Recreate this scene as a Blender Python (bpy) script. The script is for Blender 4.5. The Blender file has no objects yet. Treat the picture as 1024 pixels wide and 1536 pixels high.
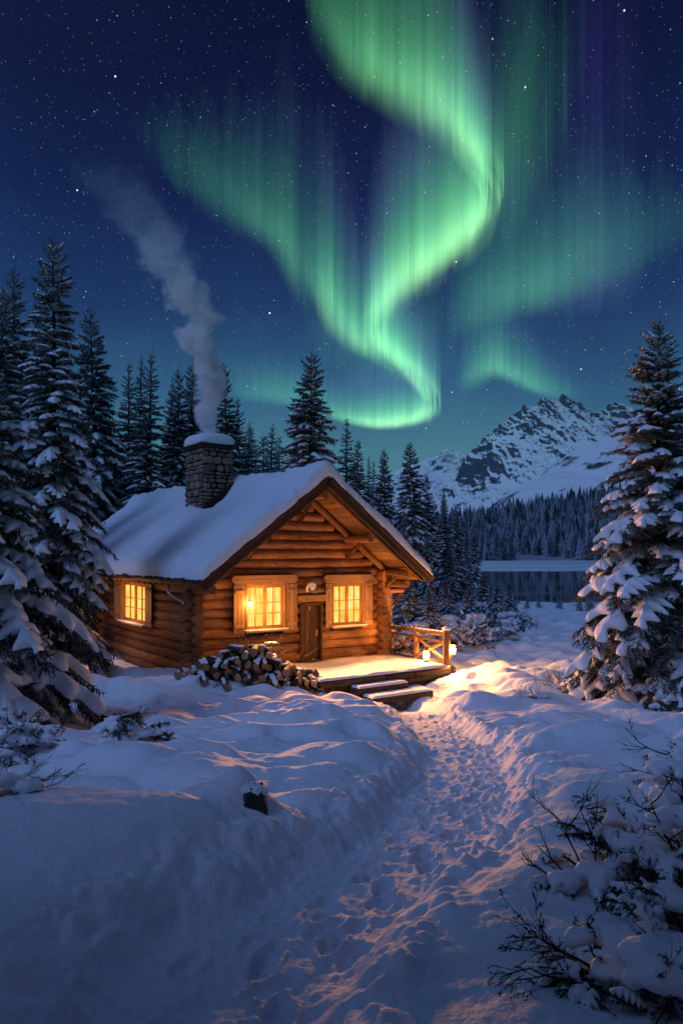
import bpy, math, random
import numpy as np
from mathutils import Vector, Matrix

scene = bpy.context.scene
COL = scene.collection
R = math.radians

# ------------------------------------------------------------------ camera
CAM_Z = 3.25
HORIZON = 830.0      # row of the horizon in the 1024 x 1536 photograph
FPX = 1100.0         # focal length in pixels of the photograph
cam_d = bpy.data.cameras.new('camera')
cam = bpy.data.objects.new('camera', cam_d)
COL.objects.link(cam)
cam.location = (0, 0, CAM_Z)
cam.rotation_euler = (R(90), 0, 0)
cam_d.sensor_fit = 'VERTICAL'
cam_d.sensor_height = 36.0
cam_d.lens = 36.0 * FPX / 1536.0
cam_d.shift_y = (HORIZON - 768.0) / 1536.0
cam_d.clip_start = 0.1
cam_d.clip_end = 30000
scene.camera = cam

# ------------------------------------------------------------------ colour management, sampling
scene.view_settings.view_transform = 'Standard'
scene.view_settings.look = 'None'
scene.view_settings.exposure = 0.0
scene.view_settings.gamma = 1.0
scene.render.engine = 'CYCLES'
cy = scene.cycles
cy.use_denoising = True
cy.max_bounces = 6
cy.diffuse_bounces = 3
cy.glossy_bounces = 2
cy.transparent_max_bounces = 40
cy.volume_bounces = 12
cy.volume_step_rate = 0.5
cy.volume_max_steps = 128
cy.sample_clamp_indirect = 4.0
cy.caustics_reflective = False
cy.caustics_refractive = False


# ------------------------------------------------------------------ node helpers
class NT:
    def __init__(self, tree):
        self.t = tree

    def n(self, kind, **kw):
        nd = self.t.nodes.new(kind)
        for k, v in kw.items():
            if k.startswith('i_'):
                key = k[2:]
                key = int(key) if key.isdigit() else key.replace('_', ' ')
                nd.inputs[key].default_value = v
            else:
                setattr(nd, k, v)
        return nd

    def l(self, a, b):
        self.t.links.new(a, b)

    def val(self, x):
        return x

    def math(self, op, a, b=None, c=None, clamp=False):
        nd = self.t.nodes.new('ShaderNodeMath')
        nd.operation = op
        nd.use_clamp = clamp
        for i, x in enumerate((a, b, c)):
            if x is None:
                continue
            if isinstance(x, (int, float)):
                nd.inputs[i].default_value = x
            else:
                self.l(x, nd.inputs[i])
        return nd.outputs[0]

    def vmath(self, op, a, b=None, scale=None):
        nd = self.t.nodes.new('ShaderNodeVectorMath')
        nd.operation = op
        for i, x in enumerate((a, b)):
            if x is None:
                continue
            if isinstance(x, (tuple, list)):
                nd.inputs[i].default_value = x
            else:
                self.l(x, nd.inputs[i])
        if scale is not None:
            if isinstance(scale, (int, float)):
                nd.inputs['Scale'].default_value = scale
            else:
                self.l(scale, nd.inputs['Scale'])
        return nd.outputs['Value'] if op in ('LENGTH', 'DOT_PRODUCT', 'DISTANCE') else nd.outputs['Vector']

    def mix(self, f, a, b, blend='MIX'):
        nd = self.t.nodes.new('ShaderNodeMix')
        nd.data_type = 'RGBA'
        nd.blend_type = blend
        for s, x in ((nd.inputs['Factor'], f), (nd.inputs[6], a), (nd.inputs[7], b)):
            if isinstance(x, (int, float)):
                s.default_value = x
            elif isinstance(x, (tuple, list)):
                s.default_value = tuple(x) + (1,) if len(x) == 3 else tuple(x)
            else:
                self.l(x, s)
        return nd.outputs[2]

    def ramp(self, fac, stops, interp='LINEAR'):
        nd = self.t.nodes.new('ShaderNodeValToRGB')
        cr = nd.color_ramp
        cr.interpolation = interp
        while len(cr.elements) > 1:
            cr.elements.remove(cr.elements[-1])
        cr.elements[0].position = stops[0][0]
        cr.elements[0].color = tuple(stops[0][1]) + (1,)
        for p, c in stops[1:]:
            e = cr.elements.new(p)
            e.color = tuple(c) + (1,)
        if fac is not None:
            self.l(fac, nd.inputs[0])
        return nd.outputs[0]

    def noise(self, vec, scale, detail=4, rough=0.55, dist=0.0):
        nd = self.t.nodes.new('ShaderNodeTexNoise')
        nd.inputs['Scale'].default_value = scale
        nd.inputs['Detail'].default_value = detail
        nd.inputs['Roughness'].default_value = rough
        nd.inputs['Distortion'].default_value = dist
        if vec is not None:
            self.l(vec, nd.inputs['Vector'])
        return nd


def g3(v):
    return (v, v, v)


# ------------------------------------------------------------------ night sky
world = bpy.data.worlds.new('World')
scene.world = world
world.use_nodes = True
wt = world.node_tree
wt.nodes.clear()
W = NT(wt)
tc = W.n('ShaderNodeTexCoord')
dirv = W.vmath('NORMALIZE', tc.outputs['Generated'])
sep = W.n('ShaderNodeSeparateXYZ')
W.l(dirv, sep.inputs[0])
nz = W.noise(dirv, 2.3, 5, 0.55)
elev = W.math('ADD', sep.outputs['Z'], W.math('MULTIPLY', W.math('SUBTRACT', nz.outputs[0], 0.5), 0.16))
sky_col = W.ramp(elev, [
    (0.0, (0.080, 0.225, 0.275)),
    (0.10, (0.070, 0.215, 0.275)),
    (0.20, (0.034, 0.118, 0.225)),
    (0.32, (0.0135, 0.042, 0.135)),
    (0.44, (0.0062, 0.018, 0.076)),
    (0.54, (0.0036, 0.0085, 0.040)),
    (0.66, (0.0022, 0.0045, 0.021)),
    (1.0, (0.0020, 0.004, 0.017))])
# faint violet airglow on one side of the sky
vn = W.noise(dirv, 1.7, 3, 0.5)
sky_col = W.mix(W.math('MULTIPLY', W.math('SUBTRACT', vn.outputs[0], 0.50, clamp=True), 0.9, clamp=True), sky_col, (0.013, 0.014, 0.062))


def stars(scale, radius, power, strength):
    v = W.n('ShaderNodeTexVoronoi', feature='F1')
    v.inputs['Scale'].default_value = scale
    W.l(dirv, v.inputs['Vector'])
    s = W.n('ShaderNodeSeparateColor')
    W.l(v.outputs['Color'], s.inputs[0])
    d = W.math('DIVIDE', v.outputs['Distance'], radius)
    core = W.math('SUBTRACT', 1.0, d, clamp=True)
    b = W.math('MULTIPLY', W.math('POWER', core, 0.8), W.math('MULTIPLY', W.math('POWER', s.outputs[0], power), strength))
    tint = W.mix(s.outputs[1], (0.75, 0.85, 1.0), (1.0, 0.93, 0.88))
    c = W.n('ShaderNodeVectorMath', operation='SCALE')
    W.l(tint, c.inputs[0])
    W.l(b, c.inputs['Scale'])
    return c.outputs[0]


st = W.vmath('ADD', stars(105.0, 0.080, 2.0, 1.0), stars(33.0, 0.042, 2.0, 3.2))
st = W.vmath('ADD', st, stars(190.0, 0.15, 1.2, 0.30))
above = W.math('MULTIPLY', W.math('SUBTRACT', sep.outputs['Z'], 0.02, clamp=True), 6.0, clamp=True)
stc = W.n('ShaderNodeVectorMath', operation='SCALE')
W.l(st, stc.inputs[0])
W.l(above, stc.inputs['Scale'])
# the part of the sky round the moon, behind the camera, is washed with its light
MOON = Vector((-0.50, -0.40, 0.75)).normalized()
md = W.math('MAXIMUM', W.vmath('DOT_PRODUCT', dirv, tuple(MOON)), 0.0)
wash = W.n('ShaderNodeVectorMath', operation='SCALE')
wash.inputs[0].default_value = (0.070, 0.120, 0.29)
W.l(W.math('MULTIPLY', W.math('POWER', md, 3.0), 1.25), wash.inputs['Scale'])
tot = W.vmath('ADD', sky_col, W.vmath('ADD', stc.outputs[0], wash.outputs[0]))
bg = W.n('ShaderNodeBackground')
W.l(tot, bg.inputs['Color'])
bg.inputs['Strength'].default_value = 1.0
wo = W.n('ShaderNodeOutputWorld')
W.l(bg.outputs[0], wo.inputs['Surface'])

# ------------------------------------------------------------------ the moon (one weak, soft, blue sun lamp)
sun_d = bpy.data.lights.new('moon', 'SUN')
sun_d.energy = 0.73
sun_d.angle = R(22)
sun_d.color = (0.31, 0.48, 1.0)
sun = bpy.data.objects.new('moon', sun_d)
COL.objects.link(sun)
moon_dir = Vector(MOON)      # from the scene towards the moon
sun.rotation_euler = moon_dir.to_track_quat('Z', 'Y').to_euler()


# ------------------------------------------------------------------ noise on arrays
def _hash(ix, iy, seed):
    h = (ix.astype(np.int64) * 374761393 + iy.astype(np.int64) * 668265263 + seed * 974634777) & 0xFFFFFFFF
    h = ((h ^ (h >> 13)) * 1274126177) & 0xFFFFFFFF
    h = (h ^ (h >> 16)) & 0xFFFFFFFF
    return h.astype(np.float64) / 4294967295.0


def vnoise(x, y, seed=0):
    x = np.asarray(x, float)
    y = np.asarray(y, float)
    ix = np.floor(x)
    iy = np.floor(y)
    fx = x - ix
    fy = y - iy
    fx = fx * fx * fx * (fx * (fx * 6 - 15) + 10)
    fy = fy * fy * fy * (fy * (fy * 6 - 15) + 10)
    a = _hash(ix, iy, seed)
    b = _hash(ix + 1, iy, seed)
    c = _hash(ix, iy + 1, seed)
    d = _hash(ix + 1, iy + 1, seed)
    return (a + (b - a) * fx) * (1 - fy) + (c + (d - c) * fx) * fy


def fbm(x, y, octaves=4, seed=0, gain=0.5, ridged=False):
    s = 0.0
    amp = 1.0
    tot = 0.0
    ca, sa = math.cos(0.6), math.sin(0.6)
    for o in range(octaves):
        n = vnoise(x, y, seed + o * 17)
        if ridged:
            n = 1 - np.abs(2 * n - 1)
            n = n * n
        s = s + amp * n
        tot += amp
        amp *= gain
        x, y = (ca * x - sa * y) * 2.03 + 3.1, (sa * x + ca * y) * 2.03 - 1.7
    return s / tot


def worley(x, y, seed=0):
    ix = np.floor(x)
    iy = np.floor(y)
    f1 = np.full(np.shape(x), 9.0)
    for dx in (-1, 0, 1):
        for dy in (-1, 0, 1):
            cx = ix + dx + _hash(ix + dx, iy + dy, seed)
            cy_ = iy + dy + _hash(ix + dx, iy + dy, seed + 5)
            f1 = np.minimum(f1, (cx - x) ** 2 + (cy_ - y) ** 2)
    return np.sqrt(f1)


def sstep(a, b, x):
    t = np.clip((x - a) / (b - a), 0, 1)
    return t * t * (3 - 2 * t)


# ------------------------------------------------------------------ mesh building
class MB:
    """Collects vertices and faces, then links them as one mesh object."""

    def __init__(self):
        self.v, self.f, self.uv, self.mi, self.rnd = [], [], [], [], []
        self.n = 0

    def add(self, v, faces, uv=None, mi=0, rnd=0.0):
        v = np.asarray(v, float).reshape(-1, 3)
        if not isinstance(faces, (list, tuple)):
            faces = [faces]
        for fa in faces:
            fa = np.asarray(fa, np.int64)
            if fa.size:
                self.f.append(fa + self.n)
                self.mi.append(np.full(len(fa), mi, np.int32))
        self.v.append(v)
        self.uv.append(np.zeros((len(v), 2)) if uv is None else np.asarray(uv, float))
        self.rnd.append(np.full(len(v), rnd) if np.isscalar(rnd) else np.asarray(rnd, float))
        self.n += len(v)
        return self

    def mesh(self, name, mats, smooth=True):
        me = bpy.data.meshes.new(name)
        if not self.v:
            return me
        v = np.concatenate(self.v)
        lv = np.concatenate([f.ravel() for f in self.f])
        cnt = np.concatenate([np.full(len(f), f.shape[1], np.int64) for f in self.f])
        start = np.concatenate([[0], np.cumsum(cnt)[:-1]])
        me.vertices.add(len(v))
        me.vertices.foreach_set('co', v.ravel())
        me.loops.add(len(lv))
        me.loops.foreach_set('vertex_index', lv.astype(np.int32))
        me.polygons.add(len(cnt))
        me.polygons.foreach_set('loop_start', start.astype(np.int32))
        me.polygons.foreach_set('material_index', np.concatenate(self.mi))
        me.polygons.foreach_set('use_smooth', np.full(len(cnt), smooth, bool))
        uv = np.concatenate(self.uv)
        ul = me.uv_layers.new(name='UVMap')
        ul.data.foreach_set('uv', uv[lv].ravel().astype(np.float32))
        at = me.attributes.new('rnd', 'FLOAT', 'POINT')
        at.data.foreach_set('value', np.concatenate(self.rnd).astype(np.float32))
        me.update(calc_edges=True)
        me.validate()
        for m in (mats if isinstance(mats, (list, tuple)) else [mats]):
            me.materials.append(m)
        return me

    def build(self, name, mats, parent=None, smooth=True):
        o = bpy.data.objects.new(name, self.mesh(name, mats, smooth))
        COL.objects.link(o)
        if parent is not None:
            o.parent = parent
        return o


def tag(o, label=None, cat=None, group=None, kind=None):
    if label:
        o['label'] = label
    if cat:
        o['category'] = cat
    if group:
        o['group'] = group
    if kind:
        o['kind'] = kind
    return o


def thing(name, label, cat, loc=(0, 0, 0), rz=0.0, group=None):
    o = bpy.data.objects.new(name, None)
    COL.objects.link(o)
    o.location = loc
    o.rotation_euler = (0, 0, rz)
    o.empty_display_size = 0.2
    return tag(o, label, cat, group)


def copy_tree(o, parent=None):
    c = o.copy()
    COL.objects.link(c)
    c.parent = parent
    for ch in list(o.children):
        copy_tree(ch, c)
    return c


BOXF = np.array([[0, 1, 3, 2], [4, 6, 7, 5], [0, 4, 5, 1], [2, 3, 7, 6], [0, 2, 6, 4], [1, 5, 7, 3]])


def rot_to(d):
    """Matrix whose first column is d."""
    d = np.asarray(d, float)
    d = d / np.linalg.norm(d)
    up = np.array([0, 0, 1.0]) if abs(d[2]) < 0.95 else np.array([1.0, 0, 0])
    s = np.cross(up, d)
    s /= np.linalg.norm(s)
    u = np.cross(d, s)
    return np.stack([d, s, u], 1)


def add_box(mb, c, size, M=None, bev=0.012, mi=0, rnd=0.0):
    """A box with chamfered edges; UV runs along its longest side."""
    hx, hy, hz = [s / 2 for s in size]
    b = min(bev, hx * 0.45, hy * 0.45, hz * 0.45)
    vs, idx = [], {}
    for sx in (-1, 1):
        for sy in (-1, 1):
            for sz in (-1, 1):
                for k in range(3):
                    p = [sx * (hx - (0 if k == 0 else b)), sy * (hy - (0 if k == 1 else b)), sz * (hz - (0 if k == 2 else b))]
                    idx[(sx, sy, sz, k)] = len(vs)
                    vs.append(p)
    q, t = [], []
    for k in range(3):
        o1, o2 = [(1, 2), (2, 0), (0, 1)][k]
        for s in (-1, 1):
            ring = []
            for (a, c2) in ((-1, -1), (1, -1), (1, 1), (-1, 1)):
                sg = [0, 0, 0]
                sg[k] = s
                sg[o1] = a
                sg[o2] = c2
                ring.append(idx[(*sg, k)])
            q.append(ring if s > 0 else ring[::-1])
        # edges parallel to axis k
        for a in (-1, 1):
            for c2 in (-1, 1):
                def g(sk, kk):
                    sg = [0, 0, 0]
                    sg[k] = sk
                    sg[o1] = a
                    sg[o2] = c2
                    return idx[(*sg, kk)]
                r_ = [g(-1, o1), g(1, o1), g(1, o2), g(-1, o2)]
                q.append(r_ if a * c2 > 0 else r_[::-1])
    for sx in (-1, 1):
        for sy in (-1, 1):
            for sz in (-1, 1):
                r_ = [idx[(sx, sy, sz, 0)], idx[(sx, sy, sz, 1)], idx[(sx, sy, sz, 2)]]
                t.append(r_ if sx * sy * sz > 0 else r_[::-1])
    v = np.array(vs)
    ax = int(np.argmax(size))
    o = [i for i in range(3) if i != ax]
    uv = np.stack([v[:, ax] + rnd * 37.0, (v[:, o[0]] + v[:, o[1]]) * 1.0 + rnd * 11.0], 1)
    if M is not None:
        v = v @ np.asarray(M).T
    mb.add(v + np.asarray(c, float), [np.array(q), np.array(t)], uv, mi, rnd)


def add_bar(mb, p0, p1, w, h, bev=0.01, mi=0, rnd=0.0):
    p0 = np.asarray(p0, float)
    p1 = np.asarray(p1, float)
    add_box(mb, (p0 + p1) / 2, (np.linalg.norm(p1 - p0), w, h), rot_to(p1 - p0), bev, mi, rnd)


def add_tube(mb, pts, radii, seg=8, caps=True, mi=0, rnd=0.0, cap_mi=None, wob=0.0, rng=None, flat=1.0):
    pts = np.asarray(pts, float)
    n = len(pts)
    radii = np.full(n, radii, float) if np.isscalar(radii) else np.asarray(radii, float)
    tan = np.gradient(pts, axis=0)
    tan /= np.linalg.norm(tan, axis=1)[:, None] + 1e-12
    ref = np.array([0, 0, 1.0]) if abs(tan[:, 2]).mean() < 0.9 else np.array([1.0, 0, 0])
    s = np.cross(np.broadcast_to(ref, tan.shape), tan)
    s /= np.linalg.norm(s, axis=1)[:, None] + 1e-12
    u = np.cross(tan, s)
    a = np.linspace(0, 2 * np.pi, seg, endpoint=False)
    rr = radii[:, None] * np.ones((1, seg))
    if wob and rng is not None:
        rr = rr * (1 + wob * (rng.random((n, seg)) - 0.5))
    v = pts[:, None, :] + rr[..., None] * (np.cos(a)[None, :, None] * s[:, None, :] + flat * np.sin(a)[None, :, None] * u[:, None, :])
    i = np.arange(n - 1)[:, None] * seg
    j = np.arange(seg)[None, :]
    j2 = (j + 1) % seg
    q = np.stack([i + j, i + j2, i + seg + j2, i + seg + j], -1).reshape(-1, 4)
    ln = np.concatenate([[0], np.cumsum(np.linalg.norm(np.diff(pts, axis=0), axis=1))])
    uv = np.stack([np.repeat(ln, seg) + rnd * 41.0, np.tile(a / (2 * np.pi), n) * radii.mean() * 6 + rnd * 17.0], 1)
    mb.add(v.reshape(-1, 3), q, uv, mi, rnd)
    if caps:
        for e, k in ((0, 0), (1, n - 1)):
            ring = v[k]
            c = pts[k]
            vv = np.vstack([ring, c[None]])
            f = np.stack([np.arange(seg), (np.arange(seg) + 1) % seg, np.full(seg, seg)], 1)
            if e == 0:
                f = f[:, ::-1]
            uvc = np.vstack([np.stack([np.cos(a), np.sin(a)], 1), [[0, 0]]]) * radii[k] + 50 + rnd * 9
            mb.add(vv, f, uvc, mi if cap_mi is None else cap_mi, rnd)


def add_log(mb, p0, p1, r, rng, seg=12, mi=0, cap_mi=None, wob=0.05, bow=0.01):
    p0 = np.asarray(p0, float)
    p1 = np.asarray(p1, float)
    L = np.linalg.norm(p1 - p0)
    n = max(3, int(L / 0.22) + 2)
    t = np.linspace(0, 1, n)
    pts = p0 + (p1 - p0) * t[:, None]
    ph = rng.random(3) * 6.28
    pts[:, 2] += bow * np.sin(t * L * 1.3 + ph[0])
    rad = r * (1 + wob * np.sin(t * L * 2.1 + ph[1]) + wob * 0.6 * (rng.random(n) - 0.5))
    e = 0.02
    t_round = [pts[0] + (pts[1] - pts[0]) * 0, ]
    rad[0] *= 0.93
    rad[-1] *= 0.93
    add_tube(mb, pts, rad, seg, True, mi, float(rng.random()), cap_mi, 0.05, rng)


def ellipsoid(c, r, rng=None, nu=12, nv=8, e=1.0, wob=0.0, M=None):
    th = np.linspace(0, np.pi, nv)
    ph = np.linspace(0, 2 * np.pi, nu, endpoint=False)

    def sp(x):
        return np.sign(x) * np.abs(x) ** e
    T, P = np.meshgrid(th, ph, indexing='ij')
    v = np.stack([sp(np.sin(T)) * sp(np.cos(P)), sp(np.sin(T)) * sp(np.sin(P)), sp(np.cos(T))], -1)
    if wob and rng is not None:
        k = 1 + wob * (rng.random(v.shape[:2]) - 0.5)
        k[0] = k[0].mean()
        k[-1] = k[-1].mean()
        v = v * k[..., None]
    v = (v * np.asarray(r)).reshape(-1, 3)
    if M is not None:
        v = v @ np.asarray(M).T
    i = np.arange(nv - 1)[:, None] * nu
    j = np.arange(nu)[None, :]
    q = np.stack([i + j, i + nu + j, i + nu + (j + 1) % nu, i + (j + 1) % nu], -1).reshape(-1, 4)
    uv = np.stack([P.ravel(), T.ravel()], 1)
    return v + np.asarray(c, float), q, uv


def add_blob(mb, c, r, rng=None, nu=12, nv=8, e=1.0, wob=0.0, M=None, mi=0, rnd=0.0):
    v, q, uv = ellipsoid(c, r, rng, nu, nv, e, wob, M)
    mb.add(v, q, uv, mi, rnd)


def fused(mb, name, mat, parent, voxel, smooth_iter=4):
    """Melts the collected blobs into one skin (lying snow)."""
    tmp = bpy.data.objects.new('temporary', mb.mesh('temporary', mat))
    COL.objects.link(tmp)
    m = tmp.modifiers.new('r', 'REMESH')
    m.mode = 'VOXEL'
    m.voxel_size = voxel
    m.use_smooth_shade = True
    s = tmp.modifiers.new('s', 'SMOOTH')
    s.iterations = smooth_iter
    s.factor = 0.5
    dg = bpy.context.evaluated_depsgraph_get()
    dg.update()
    me = bpy.data.meshes.new_from_object(tmp.evaluated_get(dg))
    me.name = name
    old = tmp.data
    bpy.data.objects.remove(tmp)
    bpy.data.meshes.remove(old)
    # crumbly surface
    nv_ = len(me.vertices)
    co = np.empty(nv_ * 3, np.float32)
    no = np.empty(nv_ * 3, np.float32)
    me.vertices.foreach_get('co', co)
    me.vertices.foreach_get('normal', no)
    co = co.reshape(-1, 3).astype(float)
    no = no.reshape(-1, 3)
    f_ = .16 / voxel
    dsp = fbm(co[:, 0] * f_ + co[:, 2] * f_ * .8, co[:, 1] * f_ - co[:, 2] * f_ * .6, 4, 7, .62) - .5
    f_ *= .3
    dsp2 = fbm(co[:, 0] * f_ + co[:, 2] * f_ * .8, co[:, 1] * f_ - co[:, 2] * f_ * .6, 2, 9, .6) - .5
    co = co + no * (dsp * voxel * 1.8 + dsp2 * voxel * 2.6)[:, None]
    me.vertices.foreach_set('co', co.astype(np.float32).ravel())
    me.update()
    me.materials.clear()
    me.materials.append(mat)
    o = bpy.data.objects.new(name, me)
    COL.objects.link(o)
    if parent is not None:
        o.parent = parent
    return o


# ------------------------------------------------------------------ materials
def new_mat(name):
    m = bpy.data.materials.new(name)
    m.use_nodes = True
    t = m.node_tree
    t.nodes.clear()
    N = NT(t)
    out = N.n('ShaderNodeOutputMaterial')
    return m, N, out


def principled(N, out, rough=0.6, spec=0.3):
    p = N.n('ShaderNodeBsdfPrincipled')
    p.inputs['Roughness'].default_value = rough
    p.inputs['Specular IOR Level'].default_value = spec
    N.l(p.outputs[0], out.inputs['Surface'])
    return p


def bump(N, p, h, strength, dist):
    b = N.n('ShaderNodeBump')
    b.inputs['Strength'].default_value = strength
    b.inputs['Distance'].default_value = dist
    N.l(h, b.inputs['Height'])
    N.l(b.outputs[0], p.inputs['Normal'])


def snow_mat(name, col=(0.80, 0.84, 0.90), grain=60.0, depth=0.006, lump=0.0):
    m, N, out = new_mat(name)
    p = principled(N, out, 0.62, 0.25)
    g = N.n('ShaderNodeNewGeometry')
    n1 = N.noise(g.outputs['Position'], grain, 3, 0.6)
    n2 = N.noise(g.outputs['Position'], grain * 0.12, 4, 0.6)
    c = N.mix(n2.outputs[0], tuple(x * 0.93 for x in col), col)
    N.l(c, p.inputs['Base Color'])
    h = N.math('ADD', N.math('MULTIPLY', n1.outputs[0], 0.45), n2.outputs[0])
    bump(N, p, h, 0.55, depth * 3)
    return m


def wood_mat(name, dark, mid, light, rough=0.72, grain=1.0, bumpd=0.01, weather=0.6):
    m, N, out = new_mat(name)
    p = principled(N, out, rough, 0.25)
    uv = N.n('ShaderNodeTexCoord')
    at = N.n('ShaderNodeAttribute', attribute_name='rnd')
    mp = N.n('ShaderNodeMapping')
    mp.inputs['Scale'].default_value = (1.6 * grain, 16 * grain, 1)
    N.l(uv.outputs['UV'], mp.inputs['Vector'])
    n1 = N.noise(mp.outputs[0], 1.6, 7, 0.68, 0.6)
    mp2 = N.n('ShaderNodeMapping')
    mp2.inputs['Scale'].default_value = (1.3, 3.5, 1)
    N.l(uv.outputs['UV'], mp2.inputs['Vector'])
    n2 = N.noise(mp2.outputs[0], 1.9, 5, 0.6)
    f = N.math('ADD', N.math('MULTIPLY', n1.outputs[0], 0.65), N.math('MULTIPLY', n2.outputs[0], 0.35))
    f = N.math('ADD', f, N.math('MULTIPLY', N.math('SUBTRACT', at.outputs['Fac'], 0.5), 0.24))
    c = N.ramp(f, [(0.30, dark), (0.47, mid), (0.68, light)])
    # silvered, weathered stretches and dark drying cracks along the grain
    n3 = N.noise(mp2.outputs[0], 0.9, 5, 0.65)
    wf = N.math('MULTIPLY', N.math('SUBTRACT', n3.outputs[0], 0.50, clamp=True), 3.2 * weather, clamp=True)
    gm = sum(mid) / 3
    c = N.mix(wf, c, (gm * 1.25, gm * 1.12, gm * 1.0))
    mp3 = N.n('ShaderNodeMapping')
    mp3.inputs['Scale'].default_value = (0.9, 26, 1)
    N.l(uv.outputs['UV'], mp3.inputs['Vector'])
    n4 = N.noise(mp3.outputs[0], 1.0, 3, 0.5)
    ck = N.math('GREATER_THAN', n4.outputs[0], 0.655)
    c = N.mix(N.math('MULTIPLY', ck, 0.75), c, tuple(x * 0.35 for x in dark))
    # knots and checks
    v = N.n('ShaderNodeTexVoronoi', feature='F1')
    v.inputs['Scale'].default_value = 1.1
    N.l(mp2.outputs[0], v.inputs['Vector'])
    kn = N.math('LESS_THAN', v.outputs['Distance'], 0.10)
    c = N.mix(N.math('MULTIPLY', kn, 0.6), c, tuple(x * 0.45 for x in dark))
    N.l(c, p.inputs['Base Color'])
    bump(N, p, n1.outputs[0], 0.8, bumpd)
    return m


def flat_mat(name, col, rough=0.6, spec=0.3, var=0.25, scale=8.0, metal=0.0, bmp=0.0):
    m, N, out = new_mat(name)
    p = principled(N, out, rough, spec)
    p.inputs['Metallic'].default_value = metal
    g = N.n('ShaderNodeTexCoord')
    n = N.noise(g.outputs['Object'], scale, 5, 0.6)
    c = N.mix(n.outputs[0], tuple(x * (1 - var) for x in col), tuple(min(1, x * (1 + var)) for x in col))
    N.l(c, p.inputs['Base Color'])
    if bmp:
        bump(N, p, n.outputs[0], 0.6, bmp)
    return m


def glow_mat(name, col, strength, clear=False):
    m, N, out = new_mat(name)
    e = N.n('ShaderNodeEmission')
    e.inputs['Color'].default_value = tuple(col) + (1,)
    e.inputs['Strength'].default_value = strength
    if clear:
        tr_ = N.n('ShaderNodeBsdfTransparent')
        ad_ = N.n('ShaderNodeAddShader')
        N.l(e.outputs[0], ad_.inputs[0])
        N.l(tr_.outputs[0], ad_.inputs[1])
        N.l(ad_.outputs[0], out.inputs['Surface'])
    else:
        N.l(e.outputs[0], out.inputs['Surface'])
    return m


SNOW = snow_mat('snow', grain=70)
SNOW_FINE = snow_mat('snow_on_branches', grain=40, depth=0.004)
LOG = wood_mat('log_wood', (0.040, 0.016, 0.007), (0.205, 0.080, 0.028), (0.39, 0.175, 0.068), bumpd=0.022, weather=1.3)
LOG_END = wood_mat('log_end', (0.045, 0.02, 0.01), (0.11, 0.055, 0.026), (0.20, 0.11, 0.055), grain=3)
DARKWOOD = wood_mat('dark_board', (0.016, 0.009, 0.006), (0.045, 0.025, 0.016), (0.085, 0.05, 0.032))
PLANK = wood_mat('roof_plank', (0.08, 0.036, 0.014), (0.20, 0.10, 0.04), (0.30, 0.16, 0.07))
TRIM = wood_mat('trim_board', (0.17, 0.085, 0.035), (0.30, 0.16, 0.07), (0.40, 0.24, 0.12), grain=0.8, bumpd=0.005)
FRAME = wood_mat('window_frame_wood', (0.16, 0.075, 0.025), (0.27, 0.13, 0.045), (0.36, 0.19, 0.075), bumpd=0.003)
DOOR = wood_mat('door_wood', (0.030, 0.013, 0.006), (0.075, 0.032, 0.014), (0.13, 0.06, 0.026), bumpd=0.006)
BARK = wood_mat('bark', (0.012, 0.009, 0.007), (0.035, 0.025, 0.018), (0.07, 0.05, 0.036), bumpd=0.02)
SPLIT = wood_mat('split_wood_end', (0.17, 0.11, 0.065), (0.34, 0.23, 0.135), (0.46, 0.33, 0.21), grain=2, weather=.3)
TWIG = flat_mat('twig', (0.022, 0.016, 0.013), 0.8)
DRY = flat_mat('dry_grass', (0.17, 0.11, 0.06), 0.85)
IRON = flat_mat('black_iron', (0.02, 0.02, 0.022), 0.45, 0.5, metal=0.6)
TIN = flat_mat('grey_tin', (0.30, 0.30, 0.31), 0.4, 0.5, metal=0.7)
BRASS = flat_mat('brass', (0.45, 0.28, 0.08), 0.35, 0.5, metal=1.0)
WHITEPAINT = flat_mat('white_carving', (0.62, 0.62, 0.62), 0.6, 0.3, scale=20, bmp=0.005)
GREYPAINT = flat_mat('grey_carving', (0.16, 0.16, 0.17), 0.6, 0.3, scale=20, bmp=0.005)


def needle_mat(name, a, b, frost=0.55):
    m, N, out = new_mat(name)
    p = principled(N, out, 0.7, 0.15)
    g = N.n('ShaderNodeNewGeometry')
    at = N.n('ShaderNodeAttribute', attribute_name='rnd')
    n = N.noise(g.outputs['Position'], 1.3, 3, 0.6)
    f = N.math('ADD', N.math('MULTIPLY', at.outputs['Fac'], 0.6), N.math('MULTIPLY', n.outputs[0], 0.4))
    c = N.mix(f, a, b)
    # hoar frost on the needles that lie flat
    sp = N.n('ShaderNodeSeparateXYZ')
    N.l(g.outputs['True Normal'], sp.inputs[0])
    nf = N.noise(g.outputs['Position'], 2.6, 3, 0.6)
    fl = N.math('MULTIPLY', N.math('SUBTRACT', N.math('ABSOLUTE', sp.outputs['Z']), 0.35, clamp=True), 1.9, clamp=True)
    fr = N.math('MULTIPLY', fl, N.math('MULTIPLY', N.math('SUBTRACT', nf.outputs[0], 0.36, clamp=True), 4.0, clamp=True))
    c = N.mix(N.math('MULTIPLY', fr, frost), c, (0.55, 0.60, 0.66))
    N.l(c, p.inputs['Base Color'])
    return m


NEEDLE = needle_mat('spruce_needles', (0.016, 0.022, 0.016), (0.050, 0.058, 0.036))
NEEDLE_FAR = needle_mat('far_spruce_needles', (0.016, 0.024, 0.024), (0.042, 0.054, 0.048), 1.0)
LEAFY = needle_mat('shrub_needles', (0.014, 0.016, 0.013), (0.038, 0.040, 0.028), 0.12)


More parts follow.
